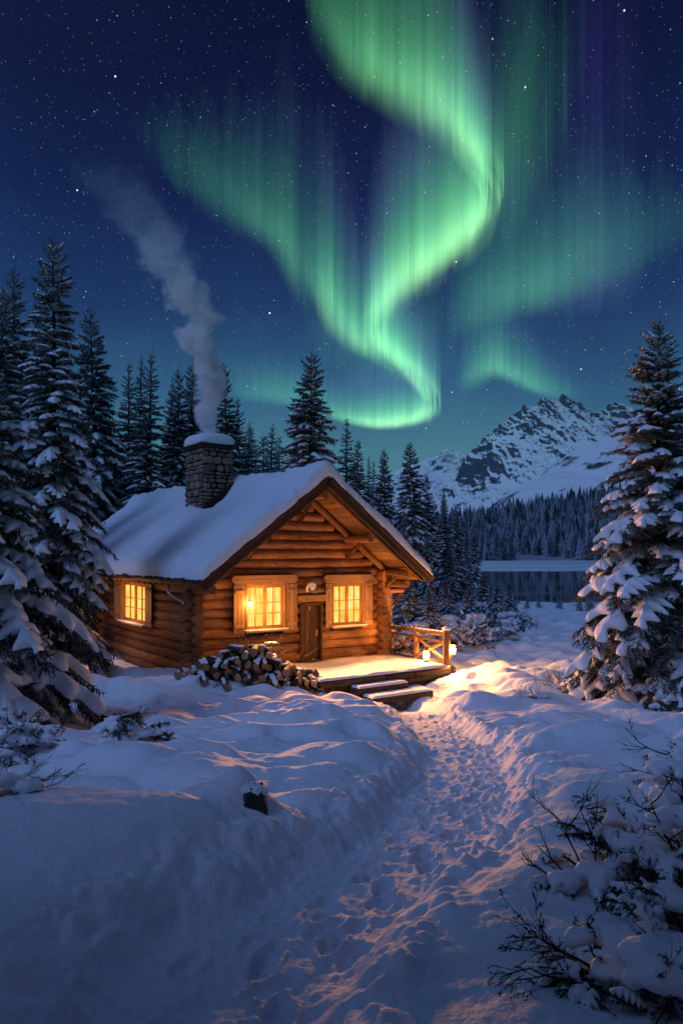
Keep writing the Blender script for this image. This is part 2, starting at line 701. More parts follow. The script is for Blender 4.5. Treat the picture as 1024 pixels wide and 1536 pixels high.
def stone_mat():
    m, N, out = new_mat('chimney_stone')
    p = principled(N, out, 0.8, 0.2)
    at = N.n('ShaderNodeAttribute', attribute_name='rnd')
    g = N.n('ShaderNodeTexCoord')
    n = N.noise(g.outputs['Object'], 7, 6, 0.65)
    base = N.ramp(at.outputs['Fac'], [(0.0, (0.13, 0.10, 0.085)), (0.3, (0.33, 0.25, 0.19)), (0.5, (0.22, 0.19, 0.17)),
                                      (0.7, (0.46, 0.30, 0.20)), (0.86, (0.38, 0.32, 0.27)), (1.0, (0.56, 0.33, 0.19))])
    c = N.mix(N.math('MULTIPLY', n.outputs[0], 0.8), base, (0.08, 0.07, 0.065))
    N.l(c, p.inputs['Base Color'])
    bump(N, p, n.outputs[0], 0.9, 0.03)
    return m


STONE = stone_mat()
RAILWOOD = wood_mat('railing_wood', (0.045, 0.018, 0.008), (0.15, 0.065, 0.024), (0.26, 0.125, 0.05), bumpd=0.01)
MORTAR = flat_mat('mortar', (0.035, 0.032, 0.031), 0.9, 0.1, bmp=0.01)
ROCK = flat_mat('dark_rock', (0.045, 0.040, 0.037), 0.75, 0.3, 0.7, 12, bmp=0.05)
PORCH_STONE = wood_mat('weathered_timber', (0.022, 0.015, 0.012), (0.075, 0.05, 0.035), (0.17, 0.115, 0.08))


def pane_mat():
    """Lit curtain behind old glass: it gives off light, brighter in the middle, in soft folds."""
    m, N, out = new_mat('lit_window_pane')
    t = N.n('ShaderNodeTexCoord')
    mp = N.n('ShaderNodeMapping')
    mp.inputs['Scale'].default_value = (9.0, 9.0, 0.35)
    N.l(t.outputs['Object'], mp.inputs['Vector'])
    n = N.noise(mp.outputs[0], 2.2, 4, 0.6, 0.3)
    n2 = N.noise(t.outputs['Object'], 3.2, 3, 0.5)
    f = N.math('ADD', N.math('MULTIPLY', n.outputs[0], 0.68), N.math('MULTIPLY', n2.outputs[0], 0.42))
    c = N.ramp(f, [(0.34, (0.55, 0.22, 0.02)), (0.45, (0.90, 0.40, 0.045)), (0.56, (1.0, 0.55, 0.10)), (0.68, (1.0, 0.70, 0.23)), (0.82, (1.0, 0.84, 0.45))])
    e = N.n('ShaderNodeEmission')
    e.inputs['Strength'].default_value = 1.4
    N.l(c, e.inputs['Color'])
    N.l(e.outputs[0], out.inputs['Surface'])
    m.cycles.emission_sampling = 'NONE'
    return m


PANE = pane_mat()
FLAME = glow_mat('lantern_flame', (1.0, 0.66, 0.22), 3.6, True)
FLAME.cycles.emission_sampling = 'NONE'
WARM = (1.0, 0.42, 0.11)


def window_spot(name, loc, aim, power, parent=None, cone=150, col=(1.0, 0.40, 0.11)):
    d = bpy.data.lights.new(name, 'SPOT')
    d.energy = power
    d.color = col
    d.spot_size = R(cone)
    d.spot_blend = 1.0
    d.shadow_soft_size = 0.16
    o = bpy.data.objects.new(name, d)
    COL.objects.link(o)
    o.location = loc
    o.rotation_euler = Vector(aim).to_track_quat('-Z', 'Y').to_euler()
    if parent is not None:
        o.parent = parent
    return o


def lamp(name, loc, power, radius, parent=None, col=WARM):
    d = bpy.data.lights.new(name, 'POINT')
    d.energy = power
    d.color = col
    d.shadow_soft_size = radius
    o = bpy.data.objects.new(name, d)
    COL.objects.link(o)
    o.location = loc
    if parent is not None:
        o.parent = parent
    return o


# ================================================================== terrain
_PD = np.array([-6, 0, 2.5, 6, 10, 13, 15.5, 17.5, 19.5, 23, 30, 40, 50, 62, 70, 77, 82, 95, 130, 400, 9000.])
_PZ = np.array([2.6, 2.0, 1.65, 1.19, .66, .27, -.04, -.30, -.47, -.58, -.72, -1.02, -1.32, -1.66, -1.85, -1.99, -2.15, -2.7, -4, -5, -5.])


def profile(y):
    s = 0
    for k in (-1.2, -.4, .4, 1.2):
        s = s + np.interp(y + k, _PD, _PZ)
    return s / 4


def gauss(x, y, cx, cy_, sx, sy, rot=0.0):
    c, s = math.cos(rot), math.sin(rot)
    u = (x - cx) * c + (y - cy_) * s
    v = -(x - cx) * s + (y - cy_) * c
    return np.exp(-(u / sx) ** 2 / 2 - (v / sy) ** 2 / 2)


def base_h(x, y):
    z = profile(y)
    z = z + 0.42 * gauss(x, y, -5.2, 20.3, 3.4, 3.0) + 0.22 * gauss(x, y, -8.5, 26.5, 3, 3)
    z = z + 0.36 * gauss(x, y, 5.6, 21.2, 2.2, 1.8) + 0.15 * gauss(x, y, 7.5, 16.8, 1.6, 1.6)
    z = z + 0.10 * gauss(x, y, -2.4, 16.8, 1.2, .8)
    z = z - 0.30 * gauss(x, y, 1.35, 18.9, 1.6, 1.1, 0.6)      # cleared before the porch steps
    # land rises to both sides beyond the cabin
    z = z + 0.9 * sstep(8, 26, -x - 0.25 * y) * sstep(20, 60, y) * sstep(120, 60, y)
    return z


def at(px, py, fn=base_h):
    """Where the ground lies under a spot of the photograph."""
    dx = (px - 512.0) / FPX
    dz = (HORIZON - py) / FPX
    t = np.linspace(1.5, 120, 24000)
    below = CAM_Z + dz * t < fn(dx * t, t)
    k = int(np.argmax(below)) if below.any() else len(t) - 1
    return np.array([dx * t[k], t[k], float(fn(dx * t[k], t[k]))])


def along(px, Y):
    """World x of column px at distance Y."""
    return (px - 512.0) / FPX * Y


def height_of(py, Y):
    return CAM_Z + (HORIZON - py) / FPX * Y


PATH_PX = [(560, 1046), (606, 1056), (650, 1075), (682, 1100), (697, 1125), (698, 1150), (680, 1180), (645, 1212), (596, 1250),
           (530, 1290), (460, 1335), (385, 1395), (300, 1465), (205, 1545)]
PATH = np.array([at(*p)[:2] for p in PATH_PX])
PATH = np.vstack([PATH, PATH[-1] + (PATH[-1] - PATH[-2]) * 1.5, PATH[-1] + (PATH[-1] - PATH[-2]) * 5])


def smooth_poly(P, n=60):
    t = np.linspace(0, 1, len(P))
    tt = np.linspace(0, 1, n)
    Q = np.stack([np.interp(tt, t, P[:, k]) for k in (0, 1)], 1)
    for _ in range(6):
        Q[1:-1] = (Q[:-2] + 2 * Q[1:-1] + Q[2:]) / 4
    return Q


PATHS = smooth_poly(PATH)


def path_dist(x, y):
    x = np.asarray(x, float)
    y = np.asarray(y, float)
    best = np.full(x.shape, 1e9)
    for a, b in zip(PATHS[:-1], PATHS[1:]):
        d = b - a
        L2 = d @ d + 1e-9
        t = np.clip(((x - a[0]) * d[0] + (y - a[1]) * d[1]) / L2, 0, 1)
        best = np.minimum(best, (x - a[0] - t * d[0]) ** 2 + (y - a[1] - t * d[1]) ** 2)
    return np.sqrt(best)


MOUNDS = [  # px, py of the crest in the photograph, height, sigma x, sigma y, rot
    (130, 1268, .19, .85, .45, -.10), (-40, 1290, .15, .9, .5, 0), (230, 1345, .08, .5, .3, .3), (60, 1400, .08, .5, .3, 0), (290, 1275, .10, .40, .40, 0),
    (420, 1140, .20, 1.5, .75, .05), (300, 1118, .10, 1.2, .5, 0), (520, 1160, .12, .75, .55, .3),
    (350, 1070, .10, 1.0, .45, .1), (470, 1075, .09, 1.1, .4, -.1), (240, 1040, .10, 1.1, .5, 0), (560, 1095, .14, .5, .45, .2),
    (780, 1345, .16, .75, .42, .05), (950, 1345, .10, .5, .4, 0), (690, 1390, .07, .35, .35, 0),
    (800, 1110, .16, .9, .6, .1), (950, 1110, .12, 1.2, .7, 0), (820, 1190, .14, .8, .5, .1), (760, 1250, .10, .6, .35, 0),
    (930, 1215, .12, .8, .5, 0), (760, 1150, .10, .45, .4, 0), (735, 1060, .16, .6, .6, 0), (850, 1060, .10, 1.0, .6, 0),
    (700, 1020, .10, .7, .4, 0), (820, 1010, .10, 1.2, .6, 0), (830, 1520, .07, .16, .14, 0), (965, 1452, .10, .20, .15, 0), (700, 1300, .08, .35, .25, .2), (640, 1180, .07, .3, .3, 0), (880, 1275, .09, .35, .22, 0)]
_BO = at(384, 1246)
_M = [(*at(a, b)[:2], h, sx, sy, r_) for a, b, h, sx, sy, r_ in MOUNDS]


def ground_h(x, y, detail=True):
    x = np.asarray(x, float)
    y = np.asarray(y, float)
    z = base_h(x, y)
    far = sstep(60, 90, y)
    pd = path_dist(x, y)
    w = 0.57 + 0.20 * (fbm(x * 0.9, y * 0.9, 3, 71) - 0.5) + 0.10 * (vnoise(x * 3.1, y * 3.1, 72) - 0.5)
    off = sstep(0.0, 0.55, pd - w)                 # 0 on the path, 1 on the open snow
    m = 0
    for (cx, cy_, h, sx, sy, r_) in _M:
        m = m + h * gauss(x, y, cx, cy_, sx, sy, r_)
    z = z + m * (0.25 + 0.75 * off)
    z = z + .20 * gauss(x, y, _BO[0] - .10, _BO[1] + .13, .13, .11) + .17 * gauss(x, y, _BO[0] - .36, _BO[1] + .16, .22, .14)
    # wind drifts: long soft lumps lying across the view, with a sharper lee side
    wx = x + 0.6 * fbm(x * .5, y * .5, 2, 9)
    dr = fbm(wx * 0.55, y * 0.95, 3, 1, 0.45)
    dr2 = fbm(wx * 1.3 + 9, y * 2.3, 3, 3, 0.5, ridged=False)
    near_fade = 0.35 + 0.65 * sstep(3, 9, y)
    calm = 1 - .85 * gauss(x, y, 1.2, 19.2, 2.6, 1.6, .6)
    z = z + calm * (dr - 0.5) * 0.50 * (0.2 + 0.8 * off) * (1 - 0.5 * far) * near_fade
    dw = worley(wx * 0.95 + .3 * dr2, y * 1.55, 12)
    z = z + off * 0.165 * sstep(0.75, 0.0, dw) * sstep(3.5, 7, y) * sstep(75, 50, y) * (0.35 + 0.65 * sstep(.42, .62, dr))
    z = z + (dr2 - 0.5) * 0.110 * off * near_fade
    # wind crust: low ridges and dimples
    cru = fbm(x * 1.6 + 1.5 * dr2, y * 4.6, 4, 7, 0.55, ridged=True)
    z = z + off * 0.030 * (cru - .4) * sstep(40, 20, y) * (0.4 + 0.6 * sstep(.4, .6, vnoise(x * .6, y * .6, 8)))
    cru2 = fbm(x * 7.5, y * 9.5, 4, 17, 0.6)
    z = z + off * 0.020 * (cru2 - .5) * sstep(18, 9, y)
    # old tracks half filled with snow
    d2 = worley(x * 1.25 + 3, y * 1.25, 44)
    z = z - off * 0.055 * sstep(0.30, 0.10, d2) * sstep(.40, .60, vnoise(x * .35, y * .35, 45)) * sstep(6, 9, y) * sstep(60, 30, y)
    # trodden path: a trough with heaped, kicked-up edges
    z = z - 0.19 * (1 - sstep(-0.18, 0.16, pd - w))
    edge = np.exp(-((pd - w - 0.12) / 0.20) ** 2)
    lump = worley(x * 4.2 + .5 * vnoise(x * 3, y * 3, 5), y * 4.2, 31)
    lump2 = worley(x * 9.5, y * 9.5, 32)
    lump0 = worley(x * 1.9, y * 1.9, 30)
    z = z + edge * calm * (1 + .25 * sstep(7.5, 4.5, y)) * (0.060 * sstep(.8, .1, lump0) + 0.040 * sstep(0.75, 0.1, lump) + 0.022 * sstep(0.7, 0.1, lump2) - 0.045)
    # footprints over footprints
    inside = 1 - sstep(-0.08, 0.18, pd - w)
    rough = 0.040 * (fbm(x * 4.4, y * 4.4, 4, 51, 0.6) - 0.5) + 0.020 * (sstep(.55, .1, worley(x * 3.3, y * 3.3, 61)) - .4) \
        + 0.016 * (sstep(0.6, 0.05, worley(x * 11, y * 11, 62)) - 0.4) + 0.026 * (fbm(x * 14, y * 14, 4, 63, 0.65) - 0.5)
    z = z + inside * rough * .62
    # fallen crumbs of snow along the edges
    cr = sstep(0.34, 0.06, worley(x * 7.5, y * 7.5, 81)) * sstep(.52, .72, vnoise(x * 2.1, y * 2.1, 82))
    z = z + 0.04 * cr * np.exp(-((pd - w) / 0.32) ** 2)
    if detail:
        z = z + (0.0035 + 0.002 * off) * (fbm(x * 22, y * 22, 3, 91, 0.6) - 0.5) * sstep(25, 10, y)
    # broken hummocks on the flats down to the lake
    z = z + 0.22 * (fbm(x * .45, y * .45, 4, 101) - .5) * sstep(26, 36, y) * sstep(84, 70, y)
    return z


def ground_at(x, y):
    return float(ground_h(np.array([x]), np.array([y]), False)[0])


ROWS, COLS = 980, 900
dd = np.concatenate([np.geomspace(3.9, 100, ROWS - 40), np.geomspace(102, 9000, 40)])
uu = np.linspace(-0.80, 0.80, COLS)
GY = (dd - 3.0)[:, None] * np.ones((1, COLS))
GX = dd[:, None] * uu[None, :]
GX[-40:] = dd[-40:, None] * (uu[None, :] * 1.6)
GZ = ground_h(GX, GY)
# boot prints, both ways along the path
rgp = np.random.default_rng(41)
seg_ = np.linalg.norm(np.diff(PATHS, axis=0), axis=1)
acc_ = np.concatenate([[0], np.cumsum(seg_)])
for lane in range(5):
    s_ = rgp.uniform(0, .5)
    k_ = 0
    off0 = rgp.uniform(-.30, .30)
    while s_ < acc_[-1] - .2:
        px_ = np.array([np.interp(s_, acc_, PATHS[:, 0]), np.interp(s_, acc_, PATHS[:, 1])])
        p2_ = np.array([np.interp(s_ + .1, acc_, PATHS[:, 0]), np.interp(s_ + .1, acc_, PATHS[:, 1])])
        tg = (p2_ - px_) / (np.linalg.norm(p2_ - px_) + 1e-9)
        a_ = math.atan2(tg[1], tg[0]) + rgp.normal(0, .22)
        nm = np.array([-tg[1], tg[0]])
        c_ = px_ + nm * (off0 + (.10 if k_ % 2 else -.10) + rgp.normal(0, .04))
        r0_ = np.searchsorted(dd - 3.0, [c_[1] - .4, c_[1] + .4])
        sl = slice(max(0, r0_[0]), r0_[1] + 1)
        X_, Y_ = GX[sl] - c_[0], GY[sl] - c_[1]
        u_ = X_ * math.cos(a_) + Y_ * math.sin(a_)
        v_ = -X_ * math.sin(a_) + Y_ * math.cos(a_)
        q_ = np.sqrt((u_ / .155) ** 2 + (v_ / (.062 - .012 * np.clip(u_ / .15, -1, 1) ** 2)) ** 2)
        GZ[sl] += rgp.uniform(.5, 1) * (-.026 * (1 - sstep(.65, 1.05, q_)) + .014 * np.exp(-((q_ - 1.25) / .22) ** 2))
        s_ += rgp.uniform(.30, .40)
        k_ += 1
gv = np.stack([GX, GY, GZ], -1).reshape(-1, 3)
ii = np.arange(ROWS - 1)[:, None] * COLS + np.arange(COLS - 1)[None, :]
gq = np.stack([ii, ii + 1, ii + COLS + 1, ii + COLS], -1).reshape(-1, 4)
pdist = path_dist(GX, GY) - (0.57 + 0.20 * (fbm(GX * 0.9, GY * 0.9, 3, 71) - 0.5))
on_path = (pdist < 0.02).reshape(-1)[gq].all(1) & (gv[gq[:, 0], 1] < 60)


def sub_mesh(faces):
    used = np.unique(faces)
    remap = np.full(len(gv), -1, np.int64)
    remap[used] = np.arange(len(used))
    return gv[used], remap[faces]


GROUND_SNOW = snow_mat('ground_snow', (0.80, 0.84, 0.91), 38, 0.014)
PATH_SNOW = snow_mat('trodden_snow', (0.74, 0.78, 0.86), 34, 0.018)
mb = MB()
mb.add(*sub_mesh(gq[~on_path]))
tag(mb.build('ground', GROUND_SNOW), 'deep drifted snow covering the clearing down to the lake', 'snow', kind='structure')
mb = MB()
mb.add(*sub_mesh(gq[on_path]))
tag(mb.build('path', PATH_SNOW), 'trodden snow path winding from the foreground to the cabin steps', 'path', kind='structure')

# ------------------------------------------------------------------ lake and ice
WATER_Z = -2.0
m, N, out = new_mat('lake_water')
p = principled(N, out, 0.06, 0.5)
p.inputs['Base Color'].default_value = (0.004, 0.008, 0.014, 1)
g = N.n('ShaderNodeNewGeometry')
mp = N.n('ShaderNodeMapping')
mp.inputs['Scale'].default_value = (0.25, 0.45, 1)
N.l(g.outputs['Position'], mp.inputs['Vector'])
nn = N.noise(mp.outputs[0], 1.0, 4, 0.6)
bump(N, p, nn.outputs[0], 0.03, 0.25)
mr = N.noise(mp.outputs[0], 0.25, 3, 0.5)
N.l(N.ramp(mr.outputs[0], [(0.45, g3(0.03)), (0.62, g3(0.10))]), p.inputs['Roughness'])
mb = MB()
mb.add([(-900, 62, WATER_Z), (900, 62, WATER_Z), (900, 560, WATER_Z), (-900, 560, WATER_Z)], np.array([[0, 1, 2, 3]]))
tag(mb.build('lake', m, smooth=False), 'dark open lake water below the forest', 'lake', kind='structure')

m, N, out = new_mat('lake_ice')
p = principled(N, out, 0.5, 0.3)
g = N.n('ShaderNodeNewGeometry')
mp = N.n('ShaderNodeMapping')
mp.inputs['Scale'].default_value = (0.012, 0.05, 1)
N.l(g.outputs['Position'], mp.inputs['Vector'])
nn = N.noise(mp.outputs[0], 1.0, 5, 0.6)
N.l(N.ramp(nn.outputs[0], [(0.35, (0.48, 0.54, 0.62)), (0.6, (0.78, 0.82, 0.88))]), p.inputs['Base Color'])
xs = np.linspace(-900, 900, 240)
edge = 212 + 26 * (fbm(xs * .012, xs * 0 + 3, 4, 7) - .5) + 10 * (fbm(xs * .08, xs * 0, 3, 8) - .5)
rows = []
for k, t in enumerate((0, .004, .2, 1.0)):
    rows.append(np.stack([xs, edge + (560 - edge) * t, np.full_like(xs, WATER_Z + (0.004 if k == 0 else .13))], 1))
vv = np.concatenate(rows)
i4 = np.arange(3)[:, None] * 240 + np.arange(239)[None]
mb = MB()
mb.add(vv, np.stack([i4, i4 + 1, i4 + 241, i4 + 240], -1).reshape(-1, 4))
tag(mb.build('lake_ice', m), 'pale snow covered ice along the far side of the lake', 'ice', kind='structure')


# ------------------------------------------------------------------ wooded hillside and mountains
def mountain_mat(name, lo, hi, rockcol=(0.050, 0.056, 0.072), high=0.0):
    m, N, out = new_mat(name)
    p = principled(N, out, 0.8, 0.1)
    g = N.n('ShaderNodeNewGeometry')
    sp = N.n('ShaderNodeSeparateXYZ')
    N.l(g.outputs['Normal'], sp.inputs[0])
    mpp = N.n('ShaderNodeMapping')
    mpp.inputs['Scale'].default_value = (1.0, 0.6, 0.55)
    mpp.inputs['Rotation'].default_value = (0.0, 0.5, 0.0)
    N.l(g.outputs['Position'], mpp.inputs['Vector'])
    n = N.noise(mpp.outputs[0], 0.013, 9, 0.70, 0.6)
    n2 = N.noise(mpp.outputs[0], 0.06, 6, 0.70)
    zp = N.n('ShaderNodeSeparateXYZ')
    N.l(g.outputs['Position'], zp.inputs[0])
    alt = N.math('MULTIPLY', N.math('DIVIDE', zp.outputs['Z'], 600.0, clamp=True), high)
    s = N.math('SUBTRACT', sp.outputs['Z'], alt)
    s = N.math('ADD', s, N.math('MULTIPLY', N.math('SUBTRACT', n.outputs[0], 0.5), 0.50))
    s = N.math('ADD', s, N.math('MULTIPLY', N.math('SUBTRACT', n2.outputs[0], 0.5), 0.22))
    f = N.n('ShaderNodeMapRange')
    f.inputs['From Min'].default_value = lo
    f.inputs['From Max'].default_value = hi
    N.l(s, f.inputs['Value'])
    rock = N.mix(n2.outputs[0], tuple(x * .8 for x in rockcol), tuple(x * 2.0 for x in rockcol))
    c = N.mix(f.outputs[0], rock, (0.86, 0.87, 0.90))
    N.l(c, p.inputs['Base Color'])
    bump(N, p, n2.outputs[0], 0.7, 8.0)
    return m


def height_sheet(name, xs, ys, zf, mat):
    X, Y = np.meshgrid(xs, ys)
    Z = zf(X, Y)
    mb = MB()
    nx, ny = len(xs), len(ys)
    i = np.arange(ny - 1)[:, None] * nx + np.arange(nx - 1)[None]
    mb.add(np.stack([X, Y, Z], -1).reshape(-1, 3), np.stack([i, i + 1, i + nx + 1, i + nx], -1).reshape(-1, 4))
    return mb.build(name, mat)


def crest(pts, Yc):
    px = np.array([q[0] for q in pts], float)
    py = np.array([q[1] for q in pts], float)
    return (px - 512) / FPX * Yc, CAM_Z + (HORIZON - py) / FPX * Yc


# far range, low on the skyline at the left
cx_, cz_ = crest([(300, 742), (440, 735), (540, 726), (590, 705), (612, 694), (640, 690), (662, 683), (690, 681), (715, 690), (760, 700), (900, 720), (1100, 740)], 5200)


def z_far(X, Y):
    c = np.interp(X, cx_, cz_)
    r = fbm(X * .0022, Y * .0022, 6, 201, .55, ridged=True)
    t = np.clip((Y - 3900) / 1300, 0, 1)
    return -10 + (c + 10) * t ** 1.1 + (r - .42) * 260 * t * (1.1 - .55 * t) * np.clip(c / 420, 0, 1)


tag(height_sheet('distant_mountain', np.linspace(-1500, 3200, 330), np.linspace(3900, 5300, 110), z_far, mountain_mat('far_mountain_rock', .60, .78)),
    'low jagged range far off at the left of the main peak', 'mountains', kind='structure')

# the main peak
YM = 2900.
cx2, cz2 = crest([(560, 815), (620, 775), (650, 748), (668, 730), (690, 700), (705, 680), (718, 668), (735, 653), (758, 638), (780, 627), (800, 617), (818, 604), (834, 600), (850, 601),
                  (866, 612), (884, 622), (900, 617), (912, 603), (926, 597), (942, 604), (958, 614), (975, 618), (1000, 600), (1030, 604), (1080, 640), (1200, 700), (1400, 760)], YM)


def z_main(X, Y):
    wx = X + 110 * (fbm(X * .003, Y * .003, 3, 210) - .5)
    c = np.interp(wx, cx2, cz2)
    t = np.clip((Y - 1500) / (YM - 1500), 0, 1)
    b = np.clip((Y - YM) / 500, 0, 1)
    face = t ** 1.55
    r = fbm(X * .0042 + .0008 * Y, Y * .0011, 6, 212, .55, ridged=True)
    r2 = fbm(X * .017 + .004 * Y, Y * .0045, 5, 215, .58, ridged=True)
    z = -8 + (c + 8) * face * (1 - b) + (r - .40) * 200 * t ** 1.2 * (1.15 - .72 * t) * np.clip(c / 350, 0.1, 1) + (r2 - .45) * 44 * t ** 2.0 * np.clip(c / 350, 0, 1)
    return z


tag(height_sheet('mountain', np.linspace(60, 2300, 760), np.linspace(1500, 3300, 560), z_main, mountain_mat('mountain_rock', .43, .60, (0.060, 0.068, 0.090), high=.21)),
    'jagged snow streaked main peak above the lake', 'mountain', kind='structure')

# the nearer shoulder that comes down from the right
YS = 1750.
cx3, cz3 = crest([(600, 822), (680, 800), (730, 772), (760, 748), (800, 722), (840, 700), (870, 680), (900, 660), (930, 640), (960, 618), (1000, 594), (1060, 560), (1200, 520), (1400, 500)], YS)


def z_should(X, Y):
    wx = X + 60 * (fbm(X * .006, Y * .006, 3, 220) - .5)
    c = np.interp(wx, cx3, cz3)
    t = np.clip((Y - 900) / (YS - 900), 0, 1)
    b = np.clip((Y - YS) / 420, 0, 1)
    r = fbm((X + .55 * Y) * .009, (Y - .2 * X) * .0022, 6, 222, .55, ridged=True)
    r2 = fbm(X * .02, Y * .02, 4, 225, .55)
    return -8 + (c + 8) * t ** 1.15 * (1 - b * b) + (r - .42) * 70 * t * (1.15 - .8 * t) + (r2 - .5) * 10 * t


tag(height_sheet('mountain_shoulder', np.linspace(120, 1700, 420), np.linspace(900, 2180, 300), z_should, mountain_mat('shoulder_rock', .58, .70)),
    'smooth snow shoulder running down in front of the main peak', 'mountain slope', kind='structure')


def z_hill(X, Y):
    t = np.clip((Y - 512) / 560, 0, 1)
    top = np.interp(X, [-900, -200, 100, 200, 330, 460, 700, 1200], [48, 46, 50, 58, 78, 100, 140, 170])
    return -2.6 + (top + 2.6) * (0.15 * t + .85 * t ** 1.25) + 6 * (fbm(X * .01, Y * .01, 3, 230) - .5) * t


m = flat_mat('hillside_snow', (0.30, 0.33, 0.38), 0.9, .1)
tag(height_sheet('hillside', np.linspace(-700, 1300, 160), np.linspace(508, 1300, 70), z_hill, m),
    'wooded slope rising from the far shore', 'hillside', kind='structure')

# the far wood: thousands of firs read as one mass
rng = np.random.default_rng(5)


def fir_simple(tiers=4, seg=7):
    vs, fs, nb = [], [], 0
    for k in range(tiers):
        z0 = 0.06 + 0.78 * k / tiers
        z1 = min(1.0, z0 + 0.95 / tiers + 0.12)
        r0 = 0.17 * (1 - k / tiers) ** .9 + .02
        a = np.linspace(0, 6.283, seg * 2, endpoint=False) + k
        rr = r0 * np.where(np.arange(seg * 2) % 2 == 0, 1.0, .55)
        ring = np.stack([rr * np.cos(a), rr * np.sin(a), np.where(np.arange(seg * 2) % 2 == 0, z0 - .02, z0 + .05)], 1)
        vs.append(np.vstack([ring, [[0, 0, z1]]]))
        i = np.arange(seg * 2)
        fs.append(np.stack([i, (i + 1) % (seg * 2), np.full(seg * 2, seg * 2)], 1) + nb)
        nb += seg * 2 + 1
    return np.vstack(vs), np.vstack(fs)


fv, ff = fir_simple()
nt = 9500
tx = rng.uniform(-150, 900, nt)
ty = 514 + 560 * rng.random(nt) ** 1.25
keep = (np.abs(tx / ty) < .62) & (fbm(tx * .02, ty * .008, 3, 241) > .34)
tx, ty = tx[keep], ty[keep]
# a few outliers climb the shoulder
k2 = 900
sx_ = rng.uniform(230, 760, k2)
sy_ = 1060 + 380 * rng.random(k2) ** 2.2
keep2 = fbm(sx_ * .012, sy_ * .006, 3, 240) > .50
tx = np.concatenate([tx, sx_[keep2]])
ty = np.concatenate([ty, sy_[keep2]])
tz = np.where(ty < 1072, z_hill(tx, ty), np.maximum(z_hill(tx, ty), z_should(tx, ty)))
tz = np.where(ty > 905, np.maximum(tz, z_should(tx, ty)), tz)
hh = (8 + 15 * rng.random(len(tx)) ** 1.3) * np.where(ty > 1072, .75, 1)
wd = rng.uniform(.85, 1.25, len(tx)) * hh
ang = rng.uniform(0, 6.28, len(tx))
ca, sa = np.cos(ang), np.sin(ang)
V = np.empty((len(tx), len(fv), 3))
V[..., 0] = tx[:, None] + wd[:, None] * (ca[:, None] * fv[:, 0] - sa[:, None] * fv[:, 1])
V[..., 1] = ty[:, None] + wd[:, None] * (sa[:, None] * fv[:, 0] + ca[:, None] * fv[:, 1])
V[..., 2] = tz[:, None] - .5 + hh[:, None] * fv[:, 2]
F = (ff[None] + (np.arange(len(tx)) * len(fv))[:, None, None]).reshape(-1, 3)
m, N, out = new_mat('far_forest')
p = principled(N, out, 0.85, 0.05)
at_ = N.n('ShaderNodeAttribute', attribute_name='rnd')
g = N.n('ShaderNodeNewGeometry')
nn = N.noise(g.outputs['Position'], 0.35, 4, 0.7)
fr = N.math('ADD', N.math('MULTIPLY', nn.outputs[0], 0.8), N.math('MULTIPLY', at_.outputs['Fac'], 0.35))
N.l(N.ramp(fr, [(0.38, (0.035, 0.045, 0.055)), (0.54, (0.11, 0.13, 0.155)), (0.70, (0.34, 0.38, 0.44))]), p.inputs['Base Color'])
mb = MB()
mb.add(V.reshape(-1, 3), F, rnd=np.repeat(rng.random(len(tx)), len(fv)))
tag(mb.build('forest', m, smooth=False), 'dense dark snow dusted conifer forest across the lake', 'forest', kind='stuff')


# ------------------------------------------------------------------ aurora: vertical curtains of glowing air
AURORA_H = 950.0     # height of the lower hem above the ground


